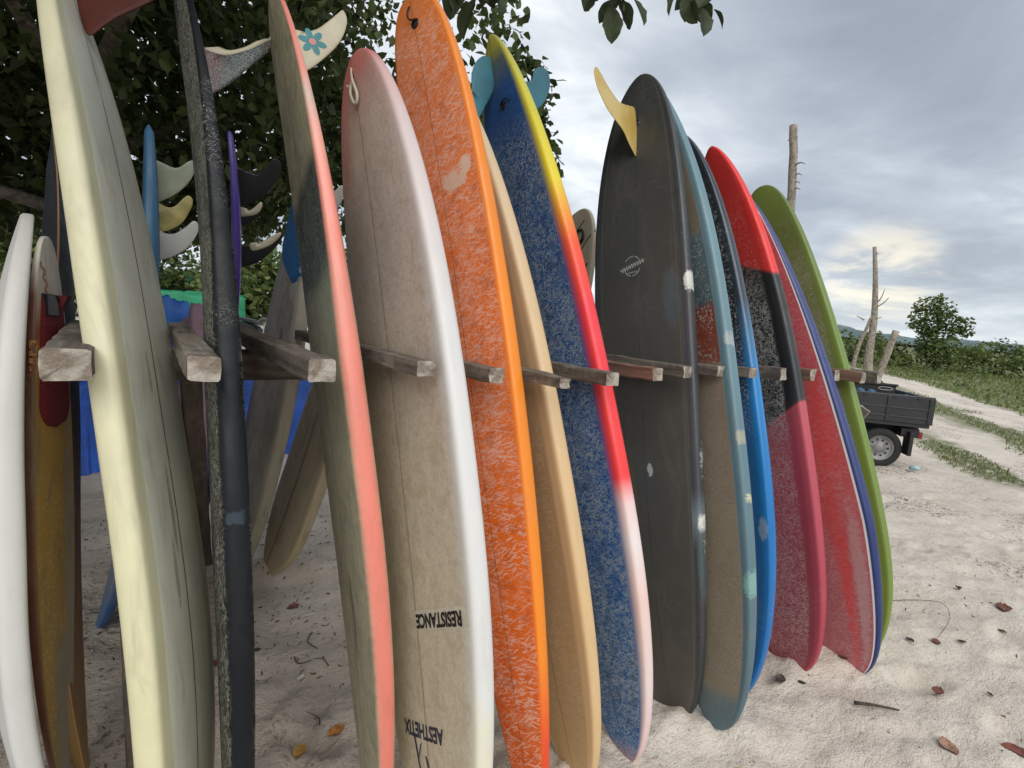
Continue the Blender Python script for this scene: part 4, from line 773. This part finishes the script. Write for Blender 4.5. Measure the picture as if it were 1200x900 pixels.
sg=tb('side_panel',(-.80,-.015,.84),(2.66,.03,.36),M_tr)
for z in(.74,.86): tb('rib',(-.80,-.034,z),(2.60,.012,.018),M_tr,parent=sg,bv=.004)
for x in(-1.9,-1.0,.0,.50): tb('stake_pocket',(x,-.036,.84),(.05,.014,.34),M_tr,parent=sg,bv=.004)
for x in(-.3,.05,.35): tb('hook',(x,-.03,1.0),(.05,.03,.02),M_blkp,parent=sg,bv=.003)
tb('top_rail',(-.80,-.012,1.026),(2.68,.046,.022),M_tr)
sg2=tb('side_panel',(-.80,1.415,.84),(2.66,.03,.36),M_tr2); tb('top_rail',(-.80,1.415,1.026),(2.68,.046,.022),M_tr)
tb('tailgate',(.535,.70,.84),(.03,1.46,.36),M_tr); tb('headboard',(-2.12,.70,.95),(.03,1.44,.60),M_tr)
tb('tail_beam',(.34,.70,.52),(.22,1.30,.12),M_blkp); tb('tail_lamp',(.47,.16,.50),(.05,.22,.09),simple('red lamp lens',(.25,.02,.015),.3)); tb('tail_lamp',(.47,1.24,.50),(.05,.22,.09),bpy.data.materials['red lamp lens'])
tb('chassis_rail',(-.7,.35,.52),(2.5,.07,.13),M_blkp); tb('chassis_rail',(-.7,1.05,.52),(2.5,.07,.13),M_blkp)
tb('mud_flap',(.33,.05,.38),(.05,.20,.32),M_blkp); tb('mud_flap',(.36,1.34,.36),(.02,.22,.34),M_blkp); tb('axle',(0,.70,WZ),(.07,1.2,.07),M_blkp)
def wheel(cx,cy,sgn):
    c=O+RM@Vector((cx,cy,WZ)); ax=-ty*sgn
    prof=[(.165,-.07),(.20,-.085),(.245,-.080),(.268,-.062),(.274,-.03),(.274,.03),(.268,.062),(.245,.080),(.20,.085),(.170,.070),(.160,.05)]
    V,F=lathe(prof,c,ax,40); ty_=mobj('tyre',V,F,M_rub,tr_)
    V,F=lathe([(.162,-.04),(.160,.05),(.172,.068),(.168,.074),(.158,.055),(.135,.035),(.118,.040),(.085,.022),(.06,.045),(.045,.055),(.0,.055)],c,ax,40); rm=mobj('rim',V,F,M_rim,tr_)
    u=ax.orthogonal().normalized(); v_=ax.cross(u)
    for k in range(10):
        a=2*PI*k/10; q=c+ax*.0405+(u*math.cos(a)+v_*math.sin(a))*.112; Vc,Fc=lathe([(.0,.0),(.014,.0),(.016,-.004)],q,ax,8); mobj('vent_hole',Vc,Fc,M_blkp,rm)
    for k in range(5):
        a=2*PI*k/5; q=c+ax*.03+(u*math.cos(a)+v_*math.sin(a))*.07; Vc,Fc=lathe([(.008,.0),(.008,.02),(.0,.022)],q,ax,6); mobj('wheel_nut',Vc,Fc,M_rim,rm)
wheel(0,.10,1); wheel(0,1.32,-1); wheel(-2.45,.10,1); wheel(-2.45,1.32,-1)
# cab, hidden from the photograph's side by the boards
cab=[(-2.16,.42),(-2.16,1.62),(-2.38,1.70),(-2.85,1.66),(-3.22,1.10),(-3.32,.98),(-3.34,.45)]
V=[O+RM@Vector((x,y,z)) for y in(.02,1.40) for x,z in cab]; n_=len(cab); F=[tuple(range(n_)),tuple(range(2*n_-1,n_-1,-1))]+[(i,i+n_,(i+1)%n_+n_,(i+1)%n_) for i in range(n_)]
bevel(mobj('cab',V,F,M_tr,tr_,smooth=False),.03,3)
def quad(name,pts,mat,par): 
    V=[O+RM@Vector(q) for q in pts]; nrm=(V[1]-V[0]).cross(V[2]-V[0]).normalized()*.004; return mobj(name,V+[v_+nrm for v_ in V],[(0,1,2,3),(7,6,5,4),(0,4,5,1),(1,5,6,2),(2,6,7,3),(3,7,4,0)],mat,par,smooth=False)
quad('side_window',[(-2.32,.014,1.12),(-3.02,.014,1.12),(-2.80,.014,1.56),(-2.36,.014,1.58)],M_gl,tr_); quad('windscreen',[(-2.885,.12,1.62),(-2.885,1.30,1.62),(-3.225,1.30,1.12),(-3.225,.12,1.12)],M_gl,tr_)
for y in(.25,1.17): tb('headlight',(-3.34,y,.75),(.03,.22,.14),simple('lamp glass',(.6,.6,.58),.15) if y<1 else bpy.data.materials['lamp glass'])
tb('bumper',(-3.38,.70,.50),(.09,1.44,.14),M_blkp); tb('door_handle',(-2.30,.008,1.0),(.14,.02,.03),M_blkp)
# crate in the bed
cr=empty('plastic_crate',tuple(O+RM@Vector((.12,.55,.66))),'black plastic crate with an oval handle hole standing in the truck bed','crate')
def cb(name,c,s,mat,parent,bv=.006):
    V,F=box((0,0,0),s); V=[O+RM@(Vector(v_)+Vector(c)) for v_ in V]; o=mobj(name,V,F,mat,parent,smooth=False); bevel(o,bv); return o
CX_=-.22
cb('crate_wall',(CX_,.30,.90),(.80,.02,.46),M_blkp,cr); cb('crate_wall',(CX_,.82,.90),(.80,.02,.46),M_blkp,cr); cb('crate_wall',(CX_-.40,.56,.90),(.02,.50,.46),M_blkp,cr); cb('crate_wall',(CX_+.40,.56,.90),(.02,.50,.46),M_blkp,cr); cb('crate_rim',(CX_,.29,1.135),(.84,.04,.03),M_blkp,cr); cb('crate_rim',(CX_,.83,1.135),(.84,.04,.03),M_blkp,cr)
hc=O+RM@Vector((CX_+.27,.284,1.08)); V,F=tube([hc+RM@Vector((.06*math.cos(a)+(.03 if math.cos(a)>0 else -.03),0,.020*math.sin(a))) for a in np.linspace(0,2*PI,24,endpoint=False)],.005,6,close=True); mobj('handle_hole',V,F,simple('grey handle edge',(.45,.45,.42),.5),cr)
for i,(x,y,z) in enumerate([(-.30,.22,1.075),(-.16,.22,1.07),(.28,.25,1.03),(.40,.3,1.02)]):
    V,F=lathe([(0,-.06),(.05,-.055),(.062,-.035),(.050,-.015),(.03,.005),(0,.0)],O+RM@Vector((x,y,z-.02)),(0,.3,1),14); V=[Vector(v_)+Vector((rng.normal(0,.006),rng.normal(0,.006),rng.normal(0,.006))) for v_ in V]
    o=mobj('blue_bundle',V,F,simple('blue rag',(.07,.14,.25),.8) if i==0 else bpy.data.materials['blue rag'],None,label=['crumpled blue bundle at the left end of the crate in the truck bed','second blue bundle beside the crate in the truck bed','pale blue bundle right of the black crate in the truck bed','rightmost small blue bundle in the truck bed'][i],cat='bundle')
# ---------------------------------------------------------------- far left background
def tarp(name,cx,cy,sx,sy,h_,mat,label,rot=0.,seed=0,top=.55,n=44,cat='tarpaulin',z0=-.2,sharp=3.):
    rs=np.random.default_rng(seed); U=np.linspace(-1,1,n); X_,Y_=np.meshgrid(U,U,indexing='ij'); m=np.maximum(np.abs(X_),np.abs(Y_)); an=np.arctan2(Y_,X_)
    fold=1+.045*np.sin(an*9+seed)+.03*np.sin(an*23+seed*2)+.02*np.sin(an*41); q=np.clip((m-top)/(1-top),0,1); Z=h_*(1-q**.9)*(1-.10*lat_noise(X_*2.2+seed,Y_*2.2,3)*1.0)+.04*h_*lat_noise(X_*7,Y_*7,seed)
    k=np.where(m>top,top+(m-top)*.22,m)/np.maximum(m,1e-6); k=k*(1+(fold-1)*q)
    xs=X_*k*sx/(top+.22*(1-top))/2; ys=Y_*k*sy/(top+.22*(1-top))/2; c_,s_=math.cos(rot),math.sin(rot)
    V=np.stack([cx+xs*c_-ys*s_,cy+xs*s_+ys*c_,z0+Z],-1).reshape(-1,3); F=[(i*n+j,(i+1)*n+j,(i+1)*n+j+1,i*n+j+1) for i in range(n-1) for j in range(n-1)]
    return mobj(name,V,F,mat,None,label=label,cat=cat)
M_bt=simple('blue tarpaulin',(.02,.09,.42),.45,scale=3,var=.35,bump=.3); M_bt2=simple('bright blue tarpaulin',(.03,.14,.50),.45,scale=4,var=.2,bump=.2); M_gt=simple('green tarpaulin',(.006,.20,.085),.5,scale=1.,var=.2)
tarp('green_tarpaulin',2.3,36.5,5.4,3.,2.6,M_gt,'upper green tarpaulin covering a stall far behind the rack',.05,3,top=.75); tarp('green_tarpaulin',3.1,29.5,4.0,2.2,1.55,M_gt,'lower green tarpaulin in front of the taller green covered stall',.0,5,top=.75)
tarp('blue_tarpaulin',.31,5.5,.44,.5,1.40,M_bt2,'bright blue tarpaulin draped over a hump just behind the second peg',.3,2,top=.35,z0=-.05)
tarp('blue_tarpaulin',1.42,5.9,2.3,1.0,.85,M_bt,'deep blue tarpaulin heaped on the sand below the rack beam',.18,4,top=.7,z0=-.05); tarp('blue_tarpaulin',-.20,5.3,.36,.4,.66,M_bt,'small blue tarpaulin bundle on the sand left of the cream board',.4,6,top=.12,z0=-.05)
tarp('fabric_bundle',.60,5.1,.36,.36,1.28,simple('mauve cloth',(.22,.13,.16),.85),'rounded mauve cloth bundle behind the black surfboard',.2,8,top=.45,cat='bundle',z0=-.05)
tarp('cloth_bundle',-.15,5.6,.3,.35,.80,simple('olive yellow cloth',(.22,.22,.05),.85),'olive yellow cloth on top of the blue bundle left of the cream board',.2,11,top=.4,cat='bundle',z0=-.05)
def torus_ring(c,ax,r_,rt_,mat,parent,name,n=28):
    ax=Vector(ax).normalized(); u=Vector((0,0,1)); v_=ax.cross(u).normalized(); V,F=tube([Vector(c)+(u*math.cos(a)+v_*math.sin(a))*r_ for a in np.linspace(0,2*PI,n,endpoint=False)],rt_,8,close=True); return mobj(name,V,F,mat,parent)
def cycle(x,y,name,label,cat,hd,R0,motor):
    g=-.06; e=empty(name,(x,y,g),label,cat); f_=Vector((math.cos(hd),math.sin(hd),0)); sd=Vector((-f_.y,f_.x,0)); P0=Vector((x,y,g)); pt=lambda a,z,s_=0: P0+f_*a+Vector((0,0,z))+sd*s_
    for a in(-.6,.6):
        w_=torus_ring(pt(a,R0),sd,R0-.03,.045 if motor else .018,M_rub,e,'wheel')
        torus_ring(pt(a,R0),sd,R0-.08,.012,M_rim,w_,'rim')
        for k in range(8):
            b_=PI*k/8; V,F=tube([pt(a+math.cos(b_)*(R0-.08),R0+math.sin(b_)*(R0-.08)),pt(a-math.cos(b_)*(R0-.08),R0-math.sin(b_)*(R0-.08))],.004,4); mobj('spoke',V,F,M_rim,w_)
    def tub(n_,ps,r_,m_): V,F=tube(ps,r_,8); mobj(n_,V,F,m_,e)
    if motor:
        for s_ in(-.07,.07): tub('fork',[pt(.6,R0,s_),pt(.42,.95,s_)],.022,M_rim)
        tub('handlebar',[pt(.34,1.06,-.33),pt(.42,1.0,-.12),pt(.42,1.0,.12),pt(.34,1.06,.33)],.014,M_blkp)
        for n_,prof_,m_ in(('fairing',[(.50,.92),(.40,1.0),(.24,.75),(.18,.35),(.34,.32),(.40,.60)],M_whf),('body_shell',[(.2,.45),(.0,.42),(-.45,.50),(-.85,.80),(-.5,.82),(-.1,.72),(.15,.55)],M_blkp),('seat',[(.02,.78),(-.2,.88),(-.75,.92),(-.72,.84),(-.15,.78)],M_blkp),('engine',[(.12,.28),(.10,.45),(-.25,.46),(-.28,.25)],M_rim)):
            V=[pt(a,z,s_) for s_ in(-.11,.11) for a,z in prof_]; k=len(prof_); F=[tuple(range(k))[::-1],tuple(range(k,2*k))]+[(i,(i+1)%k,(i+1)%k+k,i+k) for i in range(k)]; bevel(mobj(n_,V,F,m_,e,smooth=False),.03,2)
        V,F=lathe([(0,.06),(.06,.05),(.085,.0),(.06,-.05),(0,-.06)],pt(.50,.90),f_,14); mobj('headlight',V,F,bpy.data.materials['lamp glass'],e)
        for s_ in(-.28,.28): tub('mirror',[pt(.36,1.04,s_),pt(.38,1.22,s_*1.15)],.012,M_blkp)
        V,F=tube([pt(.62,R0*2+.06),pt(.40,R0*2+.07),pt(.86,R0*1.75)],.05,8); mobj('front_mudguard',V,F,M_whf,e)
        tub('exhaust',[pt(.0,.25,-.14),pt(-.4,.28,-.15),pt(-.85,.40,-.16)],.04,M_rim)
    else:
        for ps in([pt(.6,R0),pt(.42,.85),pt(.40,.95)],[pt(-.6,R0),pt(-.15,.28),pt(.42,.75)],[pt(-.15,.28),pt(-.28,.85)],[pt(-.6,R0),pt(-.25,.72)],[pt(-.25,.72),pt(.42,.82)]): tub('frame_tube',ps,.018,M_blkp)
        tub('handlebar',[pt(.34,1.0,-.27),pt(.42,.97,0),pt(.34,1.0,.27)],.012,M_blkp); V,F=box(pt(-.30,.90),(.22,.14,.05)); bevel(mobj('saddle',V,F,M_blkp,e,smooth=False),.02)
        for s_ in(-.12,.12): tub('pedal',[pt(-.15,.28,0),pt(-.15+s_,.28+s_*.6,s_)],.015,M_rim)
cycle(3.0,15.2,'motorbike','black and white motorbike parked far behind the rack','motorbike',R(-62),.29,True)
cycle(5.6,24.6,'bicycle','black bicycle standing beyond the motorbike','bicycle',R(8),.34,False)
# ---------------------------------------------------------------- litter on the sand
def dry_leaf(x,y,s_,col,label,rot,curl=.25,w_=1.,i=0,cat='dry leaf',name='dry_leaf'):
    V=[];F=[];n=7
    for a in range(n+1):
        f_=a/n; hw_=.32*w_*math.sin(PI*min(1,f_*.93+.04))**.8
        for b in(-1,-.5,0,.5,1):
            V.append(Vector(((f_-.5),b*hw_,abs(b)**2*curl*.14+.05*curl*math.sin(f_*6+i)+.04*random.random()*curl))*s_)
    for a in range(n):
        for b in range(4): q=a*5+b; F.append((q,q+1,q+6,q+5))
    V+= [v_-Vector((0,0,.0015)) for v_ in V]; k=(n+1)*5; F+=[tuple(j+k for j in f)[::-1] for f in F]
    z=hz(x,y)+.008; M_=Matrix.Rotation(rot,3,'Z'); V=[M_@v_+Vector((x,y,z)) for v_ in V]
    mt=bpy.data.materials.get('litter %s'%(col,)) or simple('litter %s'%(col,),col,.7,scale=40,var=.4,bump=.4)
    return mobj(name,V,F,mt,None,label=label,cat=cat,group='dead leaves on the sand')
br=(.17,.055,.03); rd=(.17,.05,.03); og_=(.42,.17,.04); yl=(.55,.33,.08); dk=(.045,.035,.028)
for i,(x,y,s_,c_,l_,r_,cu) in enumerate([(4.04,.73,.15,br,'curled reddish brown dead leaf on the sand at the right edge of the picture',.3,.6),(2.73,.64,.085,rd,'round red brown dead leaf lying on open sand right of the board noses',.2,.5),(2.42,.51,.105,(.42,.24,.16),'pale brown folded leaf near the bottom edge of the sand',.9,.6),(2.64,.37,.12,rd,'dark red curled leaf in the bottom right corner',2.2,.6),(1.69,.87,.075,yl,'yellow leaf by the foot of the teal board',.1,.3),(4.08,.95,.10,dk,'black shrivelled leaf ring in the middle of the right sand',.4,.9),(3.08,.86,.08,dk,'dark crumpled leaf on the sand right of the navy railed board',1.2,.8),(3.35,.73,.075,dk,'thin dark leaf on the sand above the round red brown leaf',2.2,.3),(3.20,.79,.07,br,'small brown leaf beside the curved twig',.6,.4),(.60,1.69,.085,og_,'oblong orange brown leaf on the shaded sand left of the coral board',.35,.3),(.47,1.65,.075,(.40,.22,.05),'round yellow brown leaf at the bottom of the shaded sand',.9,.4),(.67,2.53,.075,rd,'small red leaf on the shaded sand under the back row',.2,.5),(.46,2.26,.06,dk,'small black leaf on the shaded sand beside the black board',.2,.3),(.57,2.02,.05,(.5,.48,.42),'pale shell chip on the shaded sand',.9,.6),(2.23,1.03,.08,(.09,.07,.06),'grey brown leaf close to the nose of the blue board',.5,.5),(2.31,.98,.06,dk,'dark leaf scrap beside the nose of the crimson board',2.,.4),(2.60,.95,.05,br,'brown scrap under the nose of the pink board',2.,.4),(2.93,.52,.05,dk,'tiny dark leaf low on the right sand',1.,.4),(3.72,.66,.07,dk,'split black leaf just below the curled reddish one',1.4,.5),(.30,2.25,.08,rd,'rusty leaf behind the cream board',.6,.5)]):
    dry_leaf(x,y,s_*(.5 if c_==dk else .78),c_,l_,r_,cu,1.,i,cat='shell' if 'shell' in l_ else 'dry leaf',name='shell' if 'shell' in l_ else 'dry_leaf')
M_tw=simple('dry twig',(.06,.045,.035),.85,scale=30,var=.5)
def twig(pts,r_,label):
    P=[Vector((x,y,hz(x,y)+r_*1.2+random.uniform(0,.01))) for x,y in pts]; Q=[]
    for i in range(len(P)-1):
        p0,p1,p2,p3=P[max(i-1,0)],P[i],P[i+1],P[min(i+2,len(P)-1)]
        for k in range(6): t_=k/6; Q.append(.5*((2*p1)+(p2-p0)*t_+(2*p0-5*p1+4*p2-p3)*t_*t_+(3*p1-p0-3*p2+p3)*t_**3))
    Q.append(P[-1]); V,F=tube(Q,r_,6,rr=[r_*(1-.6*i/(len(Q)-1)) for i in range(len(Q))]); mobj('twig',V,F,M_tw,None,label=label,cat='twig',group='twigs on the sand')
twig([(2.36,.80),(2.41,.74),(2.46,.68)],.008,'short thick black twig on the sand below the navy railed board')
twig([(3.15,1.14),(3.5,1.10),(3.75,.95),(3.6,.85),(3.25,.80)],.0022,'long curved hair thin root on the right sand')
for i in range(14):
    a=random.uniform(0,6.28); x,y=random.uniform(-.1,.75),random.uniform(1.7,3.4); l_=random.uniform(.05,.16)
    twig([(x,y),(x+math.cos(a)*l_*.5,y+math.sin(a)*l_*.5+.01),(x+math.cos(a+.4)*l_,y+math.sin(a+.4)*l_)],random.uniform(.0016,.004),'%s twig %s on the shaded sand behind the front row'%(('thin dark','short','crooked','fine grey','bent','straight','stubby')[i%7],('nearest the cream board','close to the back row')[i//7]))
# crumbs nobody could count
n=5200; X_=np.concatenate([rng.uniform(-.8,1.1,n),rng.uniform(1.2,9.,3600)]); Y_=np.concatenate([rng.uniform(.6,5.5,n),rng.uniform(-.8,3.2,3600)]); kk=lat_noise(X_*1.3,Y_*1.3,31)+rng.uniform(-.5,.5,len(X_)); mk_=kk>np.where(np.arange(len(X_))<n,-.1,.30); X_,Y_=X_[mk_],Y_[mk_]
Z_=height(X_,Y_)+.003; P=np.stack([X_,Y_,Z_],1); leaf_cloud('leaf_crumbs',P,(.008,.030),leafmat('crumb',(.03,.022,.016),(.16,.11,.07),0.,.9),None,droop=0.,fancy=False,w=.6,kind='stuff',label='dark leaf crumbs and fine debris scattered over the sand')
# plastic scrap by the truck
V,F=lathe([(.0,.03),(.05,.05),(.07,.02),(.05,0.),(.0,.0)],(8.7,2.70,hz(8.7,2.7)+.03),(.3,.2,1),12); mobj('plastic_scrap',V,F,simple('pale blue plastic',(.35,.50,.56),.4),None,label='pale blue crumpled plastic scrap on the sand near the truck wheel',cat='litter')
